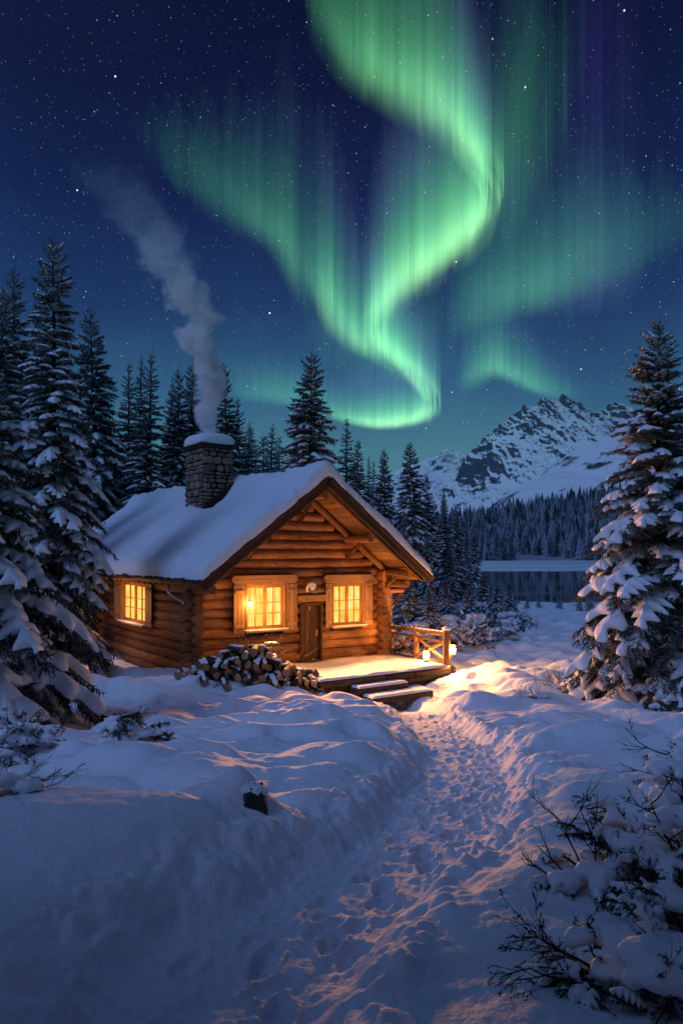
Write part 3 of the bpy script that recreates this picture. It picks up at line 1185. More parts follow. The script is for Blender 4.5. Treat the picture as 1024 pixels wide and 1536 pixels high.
def curtain_layer(mb, cols, pts, shift, gain, seed, fold, side):
    P = np.array(pts, float)
    seg = np.linalg.norm(np.diff(P[:, :2], axis=0), axis=1)
    t = np.concatenate([[0], np.cumsum(seg)])
    n = int(t[-1] * 0.9)
    tt = np.linspace(0, t[-1], n)
    Q = np.stack([np.interp(tt, t, P[:, k]) for k in range(P.shape[1])], 1)
    for _ in range(60):
        Q[1:-1] = (Q[:-2] + 2 * Q[1:-1] + Q[2:]) / 4
    # the hem stands at one height above the land; its elevation in the sky gives its distance
    Y = AURORA_H * FPX / (HORIZON - Q[:, 1])
    X = (Q[:, 0] - 512) / FPX * Y
    wob = (fbm(tt * .02, tt * 0 + seed, 3, seed) - .5)
    X = X + (wob * fold + side * (1 + wob) * max(1, fold / 11)) * Y / FPX
    Y = Y + shift * (1 + wob)
    Hm = Q[:, 2] * 2.1 * Y / FPX
    nv = 46
    v = np.linspace(0, 1, nv) ** 1.25
    st = fbm(X * .045 + seed, X * 0 + .5, 4, seed + 3, .62)           # rays: one brightness per vertical line
    st2 = fbm(X * .010, X * 0 + 1.5, 3, seed + 9, .5)
    Hm = Hm * (0.70 + 0.65 * st2)
    inten = Q[:, 3] * gain * (0.10 + 1.8 * st ** 1.3) * (0.6 + .8 * st2)
    taper = sstep(0, 60, tt) * sstep(0, 60, tt[-1] - tt)
    inten = inten * taper
    ee = Q[:, 4] if P.shape[1] > 4 else np.zeros(n)
    Vx = np.broadcast_to(X[:, None], (n, nv))
    Vy = np.broadcast_to(Y[:, None], (n, nv))
    Vz = AURORA_H + Hm[:, None] * v[None]
    softk = (.12 + .30 * np.clip(1 - Q[:, 3] * 2.3, 0, 1))[:, None]
    rise = np.clip((v[None] + .01) / softk, 0, 1)
    rise = rise * rise * (3 - 2 * rise)
    prof = rise * ((0.85 * np.exp(-v / .13) + .34 * np.exp(-v / .45)) * (1 - v) ** .8)[None]
    hem = np.array([0.46, 0.96, 0.33])
    mid = np.array([0.10, 0.62, 0.25])
    top = np.array([0.020, 0.30, 0.22])
    vio = np.array([0.10, 0.055, 0.25])
    a = np.exp(-v / .12)[:, None]
    b = sstep(.25, .75, v)[:, None]
    col_v = mid * (1 - a) * (1 - b) + top * (1 - a) * b
    I = inten[:, None, None] * prof[:, :, None]
    hemk = np.clip(inten * 4.0, 0, 1)[:, None, None]
    c = I * (col_v[None] + a[None] * (hem * hemk + mid * (1 - hemk)))
    c = c + (inten * 0.10 * (1 + 3 * ee))[:, None, None] * vio * (np.exp(-((v - .55) / .25) ** 2))[None, :, None]
    c = c * (1 - ee[:, None, None] * np.array([.55, .85, .3]) * .9)
    base = mb.n
    i = np.arange(n - 1)[:, None] * nv + np.arange(nv - 1)[None]
    q = np.stack([i, i + nv, i + nv + 1, i + 1], -1).reshape(-1, 4)
    lum = c.sum(-1).reshape(-1)
    q = q[lum[q].max(1) > 0.006]
    mb.add(np.stack([Vx, Vy, Vz], -1).reshape(-1, 3), q)
    cols.append(c.reshape(-1, 3))


# lower hem of each curtain: column and row in the photograph, length of its rays, brightness, violet share
C_MAIN = [(440, 20, 200, .10), (480, 70, 210, .26), (515, 112, 220, .40), (555, 140, 230, .52), (600, 165, 225, .62), (645, 190, 215, .72), (680, 214, 205, .85),
          (706, 244, 150, 1.0), (726, 272, 120, 1.1), (735, 302, 105, 1.15), (732, 332, 115, 1.2), (716, 358, 150, 1.2), (690, 386, 195, 1.15), (658, 412, 185, 1.1),
          (625, 434, 180, 1.1), (596, 456, 170, 1.1), (572, 478, 150, 1.0), (556, 497, 120, .9), (560, 515, 95, .85), (583, 536, 85, .85), (607, 558, 78, .9),
          (630, 585, 72, .95), (648, 606, 66, 1.0), (650, 622, 62, 1.05), (634, 634, 60, 1.1), (604, 641, 58, 1.1), (570, 645, 55, 1.0), (540, 640, 50, .75),
          (505, 630, 45, .40), (465, 618, 45, .28), (420, 610, 45, .28), (370, 607, 45, .2), (320, 600, 40, .1)]
C_OUTER = [(462, 400, 120, .1), (476, 440, 170, .4), (490, 478, 185, .62), (506, 508, 170, .75), (530, 527, 140, .75), (560, 540, 105, .65), (590, 556, 85, .5), (615, 578, 70, .35), (640, 600, 60, .15)]
C_LEFT = [(150, 150, 120, .03), (205, 225, 130, .13), (240, 272, 150, .20), (285, 312, 165, .27), (335, 343, 180, .33), (385, 362, 190, .42), (415, 384, 200, .52),
          (436, 420, 215, .62), (452, 452, 225, .50), (466, 486, 225, .30), (480, 520, 200, .12)]
C_LEFTLOW = [(150, 560, 120, .03), (230, 585, 130, .09), (300, 606, 120, .16), (360, 610, 110, .24), (420, 606, 90, .26), (470, 612, 70, .3), (520, 630, 60, .2)]
C_RIGHT = [(672, 560, 70, .08), (686, 528, 110, .24), (694, 510, 150, .30), (725, 495, 185, .34), (770, 481, 200, .40), (820, 470, 205, .40), (870, 458, 215, .30),
           (920, 444, 215, .24), (975, 424, 190, .20), (1040, 400, 170, .14), (1100, 380, 150, .05)]
C_PEAK = [(672, 616, 60, .10), (694, 598, 90, .30), (716, 579, 110, .48), (738, 566, 118, .55), (765, 574, 90, .52), (795, 587, 70, .48), (825, 600, 60, .38), (860, 612, 55, .18), (900, 618, 50, .06)]
C_HIGH = [(690, 430, 230, .05), (730, 392, 250, .20), (762, 345, 270, .30), (788, 290, 290, .28), (808, 240, 300, .20), (826, 190, 310, .10), (840, 140, 320, .03)]
C_FAINT = [(-60, 260, 260, .04), (60, 300, 280, .07), (160, 340, 260, .09), (260, 395, 250, .10), (350, 440, 240, .10), (440, 520, 220, .08), (520, 560, 200, .03)]
C_VIOLET = [(640, 470, 200, .05, 1), (720, 500, 240, .22, 1), (800, 505, 280, .30, 1), (860, 492, 330, .55, 1), (905, 478, 350, .75, 1), (940, 462, 330, .45, 1), (990, 440, 260, .12, 1)]
C_INNER = [(455, 500, 160, .08), (500, 560, 190, .16), (560, 600, 210, .18), (620, 590, 200, .16), (670, 540, 190, .10), (720, 470, 180, .04)]

m, N, out = new_mat('aurora_glow')
at_ = N.n('ShaderNodeAttribute', attribute_name='glow')
em = N.n('ShaderNodeEmission')
N.l(at_.outputs['Color'], em.inputs['Color'])
em.inputs['Strength'].default_value = 1.0
tr = N.n('ShaderNodeBsdfTransparent')
ad = N.n('ShaderNodeAddShader')
N.l(em.outputs[0], ad.inputs[0])
N.l(tr.outputs[0], ad.inputs[1])
N.l(ad.outputs[0], out.inputs['Surface'])
m.cycles.emission_sampling = 'NONE'
mb = MB()
cols = []
AUR = 2.3
for k, (pts, gain, fold) in enumerate(((C_MAIN, 1.0, 10), (C_OUTER, .95, 14), (C_LEFT, .54, 14), (C_LEFTLOW, .5, 16), (C_RIGHT, .72, 12), (C_PEAK, .75, 10),
                                       (C_HIGH, 1.35, 24), (C_VIOLET, .42, 24), (C_INNER, 1.3, 30), (C_FAINT, .75, 40))):
    for j, (sh, sx) in enumerate(((-60, -14), (-46, 12), (-30, -7), (-15, 3), (0, -3), (15, 6), (30, -9), (46, 16), (60, 0))):
        curtain_layer(mb, cols, pts, sh, gain * AUR / 9, 300 + 20 * k + j, fold, sx)
me = mb.mesh('aurora', m)
ca_ = me.attributes.new('glow', 'FLOAT_COLOR', 'POINT')
cc = np.concatenate(cols)
ca_.data.foreach_set('color', np.hstack([cc, np.ones((len(cc), 1))]).astype(np.float32).ravel())
ao = bpy.data.objects.new('aurora', me)
COL.objects.link(ao)
tag(ao, 'green aurora curtains winding across the starry sky', 'aurora', kind='stuff')


# ================================================================== the cabin
TH = 0.608
CX, CY = -3.99, 19.93
CW, CL = 6.47, 13.4           # width of the gable front, length of the side wall
EAVE, RIDGE = 2.41, 5.20
OVF, OVE, OVB = 1.66, 0.465, 0.4
SL = (RIDGE - EAVE) / (CW / 2 + OVE)
SLA = math.atan(SL)
MID = CW / 2
cabin = thing('log_cabin', 'snow roofed log cabin with stone chimney and glowing windows', 'cabin', (CX, CY, 0), TH)


def to_world(a, b, z=0.0):
    c, s = math.cos(TH), math.sin(TH)
    return np.array([CX + a * c - b * s, CY + a * s + b * c, z])


def under_roof(a):
    """Height of the underside of the roof boards over local x = a."""
    return EAVE + SL * (CW / 2 + OVE - abs(a - MID)) - 0.02


rng = np.random.default_rng(11)
LR = 0.158
PITCH = 0.275
Z0 = -0.62


def log_row(mb, axis, const, z, lo, hi, holes, r):
    spans = [(lo, hi)]
    for (h0, h1, z0, z1) in holes:
        if z0 - r * .55 < z < z1 + r * .55:
            nxt = []
            for (s0, s1) in spans:
                if h1 <= s0 or h0 >= s1:
                    nxt.append((s0, s1))
                    continue
                if h0 - s0 > .05:
                    nxt.append((s0, h0))
                if s1 - h1 > .05:
                    nxt.append((h1, s1))
            spans = nxt
    for s0, s1 in spans:
        if axis == 'x':
            add_log(mb, (s0, const, z), (s1, const, z), r, rng, 14, 0, 1, .05, .010)
        else:
            add_log(mb, (const, s0, z), (const, s1, z), r, rng, 14, 0, 1, .05, .010)


WIN_L = (1.50, 2.68, 1.13, 2.31)
WIN_R = (4.43, 5.52, 1.08, 2.28)
WIN_S = (3.22, 5.40, 1.10, 2.28)
DOOR_H = (3.28, 4.04, -0.7, 1.74)
pad = 0.05
front_holes = [(w[0] - pad, w[1] + pad, w[2] - pad, w[3] + pad) for w in (WIN_L, WIN_R)] + [DOOR_H]
side_holes = [(WIN_S[0] - pad, WIN_S[1] + pad, WIN_S[2] - pad, WIN_S[3] + pad)]
# front gable wall
mb = MB()
z = Z0
k = 0
while z < under_roof(MID) - .18:
    r = LR * rng.uniform(.88, 1.08)
    over = rng.uniform(.22, .38)
    half_lim = (RIDGE - 0.16 - z) / SL          # roof line
    lo, hi = max(-over, MID - half_lim), min(CW + over, MID + half_lim)
    if z > EAVE - .15:
        lo, hi = MID - half_lim + .04, MID + half_lim - .04
        lo, hi = max(lo, -.02), min(hi, CW + .02)
    log_row(mb, 'x', 0.0, z, lo, hi, front_holes, r)
    z += PITCH
    k += 1
mb.build('front_wall', [LOG, LOG_END], cabin)
# side and rear walls, half a log lower so that the corners interlock
for name, axis, const, lo, hi, holes in (('side_wall', 'y', 0.0, -.30, CL + .3, side_holes), ('far_wall', 'y', CW, -.34, CL + .3, []), ('rear_wall', 'x', CL, -.3, CW + .3, [])):
    mb = MB()
    z = Z0 + PITCH / 2 if axis == 'y' else Z0
    while z < EAVE - 0.02:
        log_row(mb, axis, const, z, lo, hi, holes, LR * rng.uniform(.93, 1.08))
        z += PITCH
    mb.build(name, [LOG, LOG_END], cabin)
# log ends of the inner cross wall, standing out of the side wall as a stack
mb = MB()
z = Z0
while z < EAVE - 0.1:
    r = LR * rng.uniform(.98, 1.15)
    add_log(mb, (-.36 + rng.uniform(-.03, .03), 7.75, z), (.2, 7.75, z), r, rng, 14, 0, 0, .05, 0)
    z += PITCH
mb.build('cross_wall_end', [LOG, LOG_END], cabin)
# the same at the right of the front
mb = MB()
z = Z0 + PITCH / 2
while z < EAVE + 0.25:
    r = LR * rng.uniform(1.05, 1.25)
    add_log(mb, (CW - .16, -.40 + rng.uniform(-.03, .03), z), (CW - .16, -.05, z), r, rng, 14, 0, 0, .05, 0)
    z += PITCH
mb.build('corner_log_ends', [LOG, LOG_END], cabin)
# dark backing between the logs (chinking)
mb = MB()
add_box(mb, (MID, .10, 0.25), (CW - .2, .06, 1.7), None, .005)
add_box(mb, ((0.1 + WIN_L[0]) / 2, .10, 1.75), (WIN_L[0] - .15, .06, 1.3), None, .005)
add_box(mb, ((WIN_L[1] + DOOR_H[0]) / 2, .10, 1.75), (DOOR_H[0] - WIN_L[1] - .12, .06, 1.3), None, .005)
add_box(mb, ((DOOR_H[1] + WIN_R[0]) / 2, .10, 1.75), (WIN_R[0] - DOOR_H[1] - .12, .06, 1.3), None, .005)
add_box(mb, ((CW - .1 + WIN_R[1]) / 2, .10, 1.75), (CW - WIN_R[1] - .2, .06, 1.3), None, .005)
gz = 2.42
prof_ = np.array([(0.0, .10, gz), (CW, .10, gz), (MID, .10, RIDGE - .2)])
mb.add(prof_, np.array([[0, 1, 2]]))
mb.build('chinking', DARKWOOD, cabin, False)


# ---- roof boards, barge boards, purlins
def slope_pt(side, s, b, up=0.0):
    """side -1 left / +1 right; s = distance up the slope from the eave; up = height over the board's underside."""
    run = s * math.cos(SLA)
    a = MID + side * (CW / 2 + OVE - run)
    return np.array([a - side * (-up * math.sin(SLA)) * 1.0, b, EAVE + s * math.sin(SLA) + up * math.cos(SLA)])


SLEN = (CW / 2 + OVE) / math.cos(SLA)
for side in (-1, 1):
    mb = MB()
    d = slope_pt(side, 1, 0) - slope_pt(side, 0, 0)
    nvec = slope_pt(side, 0, 0, 1) - slope_pt(side, 0, 0)
    M = np.stack([[0, 1, 0], d, nvec], 1)
    nb = 22
    for i in range(nb):
        s0 = SLEN * i / nb
        wdt = SLEN / nb - .006
        c = slope_pt(side, s0 + wdt / 2, (CL + OVB - OVF) / 2, .03 + .004 * (i % 2))
        add_box(mb, c, (CL + OVB + OVF - .05, wdt, .05), M, .006, 0, float(rng.random()))
    c = slope_pt(side, SLEN / 2, (CL + OVB - OVF) / 2, .12)
    add_box(mb, c, (CL + OVB + OVF - .04, SLEN + .02, .10), M, .006, 1)
    mb.build('roof', [PLANK, DARKWOOD], cabin, False)
    # barge boards on the gable
    mb = MB()
    p0 = slope_pt(side, -.06, -OVF - .035, .06)
    p1 = slope_pt(side, SLEN + .02, -OVF - .035, .06)
    L = np.linalg.norm(p1 - p0)
    M2 = np.stack([(p1 - p0) / L, [0, 1, 0], nvec], 1)
    add_box(mb, (p0 + p1) / 2, (L, .06, .27), M2, .01, 0, .3)
    p0 = slope_pt(side, -.10, -OVF - .075, .145)
    p1 = slope_pt(side, SLEN + .03, -OVF - .075, .145)
    L = np.linalg.norm(p1 - p0)
    add_box(mb, (p0 + p1) / 2, (L, .05, .12), M2, .01, 0, .7)
    mb.build('barge_board', DARKWOOD, cabin, False)
    # the rafter inside, lying on the gable logs
    mb = MB()
    q0 = slope_pt(side, .30, -.26, -.10)
    q1 = slope_pt(side, SLEN - .1, -.26, -.10)
    add_log(mb, q0, q1, .10, rng, 12, 0, 1, .04, 0)
    q0 = slope_pt(side, .12, -OVF + .08, -.075)
    q1 = slope_pt(side, SLEN - .1, -OVF + .08, -.075)
    add_bar(mb, q0, q1, .09, .13, .015, 0, .4)
    mb.build('rafter', [LOG, LOG_END], cabin)
    for s in (0.62, 2.35):
        mb = MB()
        q = slope_pt(side, s, 0, -.17)
        add_log(mb, (q[0], -OVF + .30, q[2]), (q[0], .25, q[2]), .115, rng, 12, 0, 1, .05, .01)
        # short brace under the purlin
        add_bar(mb, (q[0], -.16, q[2] - .62), (q[0], -OVF + .75, q[2] - .10), .09, .09, .015, 0, .6)
        mb.build('purlin', [LOG, LOG_END], cabin)
mb = MB()
add_log(mb, (MID, -OVF + .12, RIDGE - .30), (MID, .25, RIDGE - .30), .13, rng, 12, 0, 1, .04, .01)
add_bar(mb, (MID, -.16, RIDGE - 1.05), (MID, -OVF + .8, RIDGE - .42), .09, .09, .015, 0, .2)
mb.build('ridge_beam', [LOG, LOG_END], cabin)
# wall plates running out under the eaves, right one seen from the front
for a in (-.02, CW + .02):
    mb = MB()
    add_log(mb, (a, -OVF + .45, EAVE - .10), (a, CL, EAVE - .10), .13, rng, 12, 0, 1, .05, .01)
    mb.build('wall_plate', [LOG, LOG_END], cabin)
mb = MB()
add_log(mb, (CW - .1, -.28, EAVE - .36), (CW + .62, -.28, EAVE - .36), .075, rng, 10, 0, 1, .04, 0)
add_bar(mb, (CW + .12, -.28, EAVE - .85), (CW + .55, -.28, EAVE - .42), .07, .07, .012, 0, .5)
mb.build('eave_bracket', [LOG, LOG_END], cabin)
# rafter tails along the side eave
b = -OVF + .35
while b < CL:
    mb = MB()
    q0 = slope_pt(-1, .02, b, -.055)
    q1 = slope_pt(-1, .75, b, -.055)
    add_bar(mb, q0, q1, .085, .10, .012, 0, float(rng.random()))
    b += rng.uniform(.40, .52)
    mb.build('rafter_tail', LOG, cabin, False)
# dark ragged shingle edge under the snow
mb = MB()
b = -OVF
while b < CL + OVB:
    w_ = rng.uniform(.10, .24)
    q = slope_pt(-1, -.03 + rng.uniform(-.04, .03), b + w_ / 2, .185 + rng.uniform(-.012, .012))
    d = slope_pt(-1, 1, 0) - slope_pt(-1, 0, 0)
    nvec = slope_pt(-1, 0, 0, 1) - slope_pt(-1, 0, 0)
    add_box(mb, q + d * .12, (w_ - .012, .30, .035), np.stack([[0, 1, 0], d, nvec], 1), .008, 0, float(rng.random()))
    b += w_
mb.build('shingle_edge', DARKWOOD, cabin, False)

# ---- snow on the roof
nb_, na_ = 320, 170
bb = np.linspace(-OVF - .10, CL + OVB + .08, nb_)
tt_ = np.linspace(-1, 1, na_)
half = CW / 2 + OVE + .10
B_, T_ = np.meshgrid(bb, tt_, indexing='ij')
A_ = MID + T_ * half
ridge_soft = np.sqrt((A_ - MID) ** 2 + .30 ** 2) - .22 * np.exp(-((A_ - MID) / .5) ** 2)
plane = EAVE + SL * (CW / 2 + OVE - np.abs(A_ - MID)) + .20 / math.cos(SLA)
plane_soft = EAVE + SL * (CW / 2 + OVE - ridge_soft) + .20 / math.cos(SLA)
ed_a = (1 - np.abs(T_)) * half
ed_b = np.minimum(B_ - bb[0], bb[-1] - B_)
wobb = .09 * (fbm(B_ * 2.2, A_ * 2.2, 3, 401) - .5)
edge_d = np.minimum(ed_a / .26, ed_b / .22)
rnd_ = np.sqrt(np.clip(1 - (1 - np.clip(edge_d, 0, 1)) ** 2, 0, 1))
thick = .36 + .19 * (fbm(A_ * .9, B_ * .7, 3, 402) - .5) + .10 * (fbm(A_ * 2.2, B_ * 1.8, 3, 403) - .5)
# the roll of snow along the ridge behind the chimney and the drift caught by the chimney
roll = sstep(3.0, 3.6, B_) * np.exp(-((A_ - MID + .18) / .30) ** 4)
thick = thick + .13 * roll
thick = thick + .16 * gauss(A_, B_, 1.35, 4.6, .55, .9) - .20 * gauss(A_, B_, 2.35, 3.35, .55, .35) + .10 * gauss(A_, B_, .9, 2.7, .7, 1.1)
steps = sstep(.0, .06, fbm(A_ * 1.2, B_ * .5, 3, 405) - .52)
thick = thick + .035 * steps + .012 * (fbm(A_ * 7, B_ * 7, 3, 406) - .5)
top = plane + (plane_soft - plane) * np.clip(edge_d, 0, 1) + (thick + wobb) * rnd_ + .004
bulge = .05 * np.sqrt(np.clip(1 - (np.clip(edge_d, 0, 1) - .5) ** 2 * 4, 0, 1)) * np.sign(T_) * (ed_a < .2)
V = np.stack([A_ + .10 * (fbm(B_ * 1.7, A_ * 0, 3, 407) - .5) * (ed_a < .35), B_ + .08 * (fbm(A_ * 3, B_ * 0 + 2, 3, 408) - .5) * (ed_b < .3), top], -1).reshape(-1, 3)
i = np.arange(nb_ - 1)[:, None] * na_ + np.arange(na_ - 1)[None]
mb = MB()
Vb = V.copy()
Vb[:, 2] = (plane - .015).reshape(-1)
q = np.stack([i, i + 1, i + na_ + 1, i + na_], -1).reshape(-1, 4)
rim = np.concatenate([np.arange(na_), np.arange(1, nb_) * na_ + na_ - 1, (nb_ - 1) * na_ + np.arange(na_ - 2, -1, -1), np.arange(nb_ - 2, 0, -1) * na_])
rim2 = np.roll(rim, -1)
nV = len(V)
mb.add(np.vstack([V, Vb]), [q, q[:, ::-1] + nV, np.stack([rim, rim + nV, rim2 + nV, rim2], 1)])
mb.build('roof_snow', SNOW, cabin)

# ---- chimney
CA0, CA1, CB0, CB1 = 1.86, 2.90, 3.55, 4.95
CZ0, CZ1 = 3.9, 6.72
ch = MB()
add_box(ch, ((CA0 + CA1) / 2, (CB0 + CB1) / 2, (CZ0 + CZ1) / 2), (CA1 - CA0 - .10, CB1 - CB0 - .10, CZ1 - CZ0), None, .01, 1)
for axis, lo, hi, const, sgn in (('a', CA0, CA1, CB0, -1), ('b', CB0, CB1, CA0, -1), ('a', CA0, CA1, CB1, 1), ('b', CB0, CB1, CA1, 1)):
    z = CZ0
    while z < CZ1 - .04:
        rowh = min(rng.choice([.11, .15, .19, .25], p=[.25, .3, .28, .17]), CZ1 - z)
        s = lo - rng.uniform(0, .1)
        while s < hi - .03:
            w_ = rng.uniform(.16, .46)
            e_ = min(s + w_, hi + .02)
            if hi - e_ < .1:
                e_ = hi + .02
            cc_ = (max(s, lo - .02) + e_) / 2
            hw = (e_ - max(s, lo - .02)) / 2 - .012
            dep = rng.uniform(.05, .085)
            if hw > .02:
                parts = [(z, rowh)] if rng.random() > .22 or rowh < .18 else [(z, rowh * .5), (z + rowh * .5, rowh * .5)]
                for zz, hh_ in parts:
                    c = (cc_, const + sgn * .005, zz + hh_ / 2) if axis == 'a' else (const + sgn * .005, cc_, zz + hh_ / 2)
                    r_ = (hw, dep, hh_ / 2 - .009) if axis == 'a' else (dep, hw, hh_ / 2 - .009)
                    c = np.array(c) + np.array([0, 0, rng.uniform(-.012, .012)])
                    tl_ = rng.normal(0, .07)
                    Mr = np.array(Matrix.Rotation(tl_, 3, 'Y' if axis == 'a' else 'X'))
                    add_blob(ch, c, np.array(r_) * rng.uniform(.92, 1.04), rng, 16, 9, rng.uniform(.42, .85), .14, Mr, 0, float(rng.random()))
            s = e_
        z += rowh
chimney = ch.build('chimney', [STONE, MORTAR], cabin)
mb = MB()
add_box(mb, ((CA0 + CA1) / 2, (CB0 + CB1) / 2, CZ1 + .05), (CA1 - CA0 + .18, CB1 - CB0 + .16, .085), None, .02, 0, .35)
add_box(mb, ((CA0 + CA1) / 2, (CB0 + CB1) / 2, CZ1 + .12), (CA1 - CA0 + .28, CB1 - CB0 + .24, .065), None, .02, 0, .5)
mb.build('cap_slab', ROCK, chimney, False)
mb = MB()
hx, hy = (CA1 - CA0) / 2 + .18, (CB1 - CB0) / 2 + .16
v, q, uv = ellipsoid((0, 0, 0), (1, 1, 1), None, 40, 26, .52)
v[:, 0] *= hx
v[:, 1] *= hy
up = v[:, 2] > 0
v[:, 2] = np.where(up, v[:, 2] * .40, v[:, 2] * .05)
v[:, 2] += np.where(up, .07 * (fbm(v[:, 0] * 2.2, v[:, 1] * 2.2, 3, 420) - .5), 0)
v[:, 2] *= np.where(up, 1 - .16 * ((v[:, 0] / hx) ** 2 + (v[:, 1] / hy) ** 2), 1)
# the warm flue keeps a hollow open
rr_ = np.hypot(v[:, 0], v[:, 1])
v[:, 2] -= np.where(up, .13 * np.exp(-(rr_ / .20) ** 2), 0)
v += np.array([(CA0 + CA1) / 2, (CB0 + CB1) / 2, CZ1 + .165])
mb.add(v, q, uv)
mb.build('snow_cap', SNOW, chimney)
# dark flashing where the stack leaves the snow
mb = MB()
pz = lambda a: EAVE + SL * (CW / 2 + OVE - abs(a - MID)) + .30
for k in range(7):
    a0 = CA0 + (CA1 + .08 - CA0) * k / 7
    a1 = CA0 + (CA1 + .08 - CA0) * (k + 1) / 7
    add_bar(mb, (a0, CB0 - .10, pz(a0) + .22), (a1, CB0 - .10, pz(a1) + .22), .10, .26, .02)
mb.build('flashing', DARKWOOD, chimney, False)


# ---- windows, shutters, door
def window(w, axis, mats, nx=2, casement=2, deep=.0):
    """axis 'x': in the front wall (faces -y); axis 'y': in the side wall (faces -x)."""
    a0, a1, z0, z1 = w

    def P(u, out_, z_):
        return (u, -out_, z_) if axis == 'x' else (-out_, u, z_)

    def bx(mbx, u0, u1, o0, o1, za, zb, bev=.006, rnd=.5):
        c = P((u0 + u1) / 2, (o0 + o1) / 2, (za + zb) / 2)
        s = (u1 - u0, o1 - o0, zb - za) if axis == 'x' else (o1 - o0, u1 - u0, zb - za)
        add_box(mbx, c, s, None, bev, 0, rnd)
    f = MB()
    t = .065
    bx(f, a0 - t, a0, -.10, .225, z0 - t, z1 + t, rnd=.2)
    bx(f, a1, a1 + t, -.10, .225, z0 - t, z1 + t, rnd=.6)
    bx(f, a0, a1, -.10, .222, z1, z1 + t, rnd=.4)
    bx(f, a0, a1, -.10, .222, z0 - t, z0, rnd=.8)
    win = f.build('window', FRAME, cabin, False)
    pn = MB()
    bx(pn, a0, a1, .070, .082, z0, z1, .002)
    pn.build('pane', PANE, win, False)
    s_ = MB()
    mid = (a0 + a1) / 2
    wd_ = .05
    for c0, c1 in ((a0, mid), (mid, a1)):
        bx(s_, c0, c0 + wd_, .09, .150, z0, z1, rnd=.3)
        bx(s_, c1 - wd_, c1, .09, .150, z0, z1, rnd=.7)
        bx(s_, c0 + wd_, c1 - wd_, .09, .148, z0, z0 + wd_, rnd=.4)
        bx(s_, c0 + wd_, c1 - wd_, .09, .148, z1 - wd_, z1, rnd=.5)
        cm = (c0 + c1) / 2
        bx(s_, cm - .011, cm + .011, .088, .130, z0 + wd_, z1 - wd_, .003)
        h = z1 - z0
        for fz in (.34, .60):
            bx(s_, c0 + wd_, c1 - wd_, .087, .126, z0 + h * fz - .010, z0 + h * fz + .010, .003)
    s_.build('sash', FRAME, win, False)
    s2 = MB()
    bx(s2, a0 - .10, a1 + .10, .15, .34, z0 - t - .05, z0 - t - .003, .01)
    s2.build('sill', TRIM, win, False)
    s3 = MB()
    bx(s3, a0 - .10, a1 + .10, .19, .345, z0 - t - .003, z0 - t + .028, .014)
    s3.build('sill_snow', SNOW, win, False)
    return win, P, bx


def shutter(bx, u0, u1, z0, z1):
    s = MB()
    n = 3
    for k in range(n):
        a = u0 + (u1 - u0) * k / n
        bx(s, a + .002, a + (u1 - u0) / n - .002, .205, .240, z0, z1, .006, float(rng.random()))
    for zz in (z0 + .18, z1 - .18):
        bx(s, u0 + .03, u1 - .03, .241, .262, zz - .04, zz + .04, .006, float(rng.random()))
    s.build('shutter', TRIM, cabin, False)


wl, Pl, bxl = window(WIN_L, 'x', None)
wr, Pr, bxr = window(WIN_R, 'x', None)
ws, Ps, bxs = window(WIN_S, 'y', None)
shutter(bxl, 1.06, 1.41, 1.02, 2.36)
shutter(bxl, 2.77, 3.12, 1.02, 2.36)
shutter(bxr, 4.13, 4.35, 1.00, 2.33)
shutter(bxr, 5.60, 5.90, 1.00, 2.33)
shutter(bxs, 2.62, 3.13, 1.02, 2.33)
shutter(bxs, 5.49, 6.10, 1.02, 2.33)
for (u0, u1, zc) in ((1.10, 3.02, 2.50), (4.16, 5.80, 2.47)):
    mb = MB()
    v = np.array([(u0 - .10, 0, -.02), (u0, 0, -.125), (u1, 0, -.125), (u1 + .10, 0, -.02), (u1 + .10, 0, .06), (u1 + .02, 0, .125), (u0 - .02, 0, .125), (u0 - .10, 0, .06)])
    n8 = len(v)
    vv = np.vstack([v + [0, -.265, zc], v + [0, -.10, zc]])
    k8 = np.arange(n8)
    mb.add(vv, [np.stack([k8, (k8 + 1) % n8, (k8 + 1) % n8 + n8, k8 + n8], 1), k8[None], k8[::-1][None] + n8], np.stack([vv[:, 0], vv[:, 2]], 1), 0, .5)
    mb.build('lintel', TRIM, cabin, False)
mb = MB()
add_box(mb, (3.66, -.19, 1.92), (1.02, .10, .20), None, .03, 0, .3)
mb.build('door_lintel', TRIM, cabin, False)
d = MB()
for k in range(4):
    a = 3.33 + .165 * k
    add_box(d, (a + .0825, -.035, .87), (.160, .05, 1.64), None, .008, 0, float(rng.random()))
door = d.build('door', DOOR, cabin, False)
mb = MB()
add_box(mb, (3.30, -.10, .88), (.07, .16, 1.74), None, .012, 0, .4)
add_box(mb, (4.02, -.10, .88), (.07, .16, 1.74), None, .012, 0, .2)
add_box(mb, (3.66, -.10, 1.735), (.65, .158, .07), None, .012, 0, .6)
add_box(mb, (3.66, -.12, .035), (.80, .22, .05), None, .012, 0, .6)
mb.build('door_frame', DOOR, door, False)
mb = MB()
add_tube(mb, [(3.90, -.07, .80), (3.90, -.12, .80), (3.90, -.12, .92), (3.90, -.07, .92)], .013, 8)
add_box(mb, (3.90, -.064, .86), (.045, .01, .20), None, .004)
mb.build('handle', BRASS, door, False)
mb = MB()
add_box(mb, (3.66, -.066, 1.60), (.02, .012, .12), None, .004)
add_box(mb, (3.66, -.0665, 1.655), (.10, .014, .018), None, .004)
mb.build('hook', BRASS, door, False)
# bent tin spout under the side eave
mb = MB()
add_tube(mb, [(-.44, .75, 2.36), (-.45, .74, 2.20), (-.42, .6, 2.10), (-.34, .3, 2.0), (-.30, .05, 1.93), (-.30, .0, 1.86)], [.035, .04, .04, .038, .036, .036], 9)
mb.build('spout', TIN, cabin)

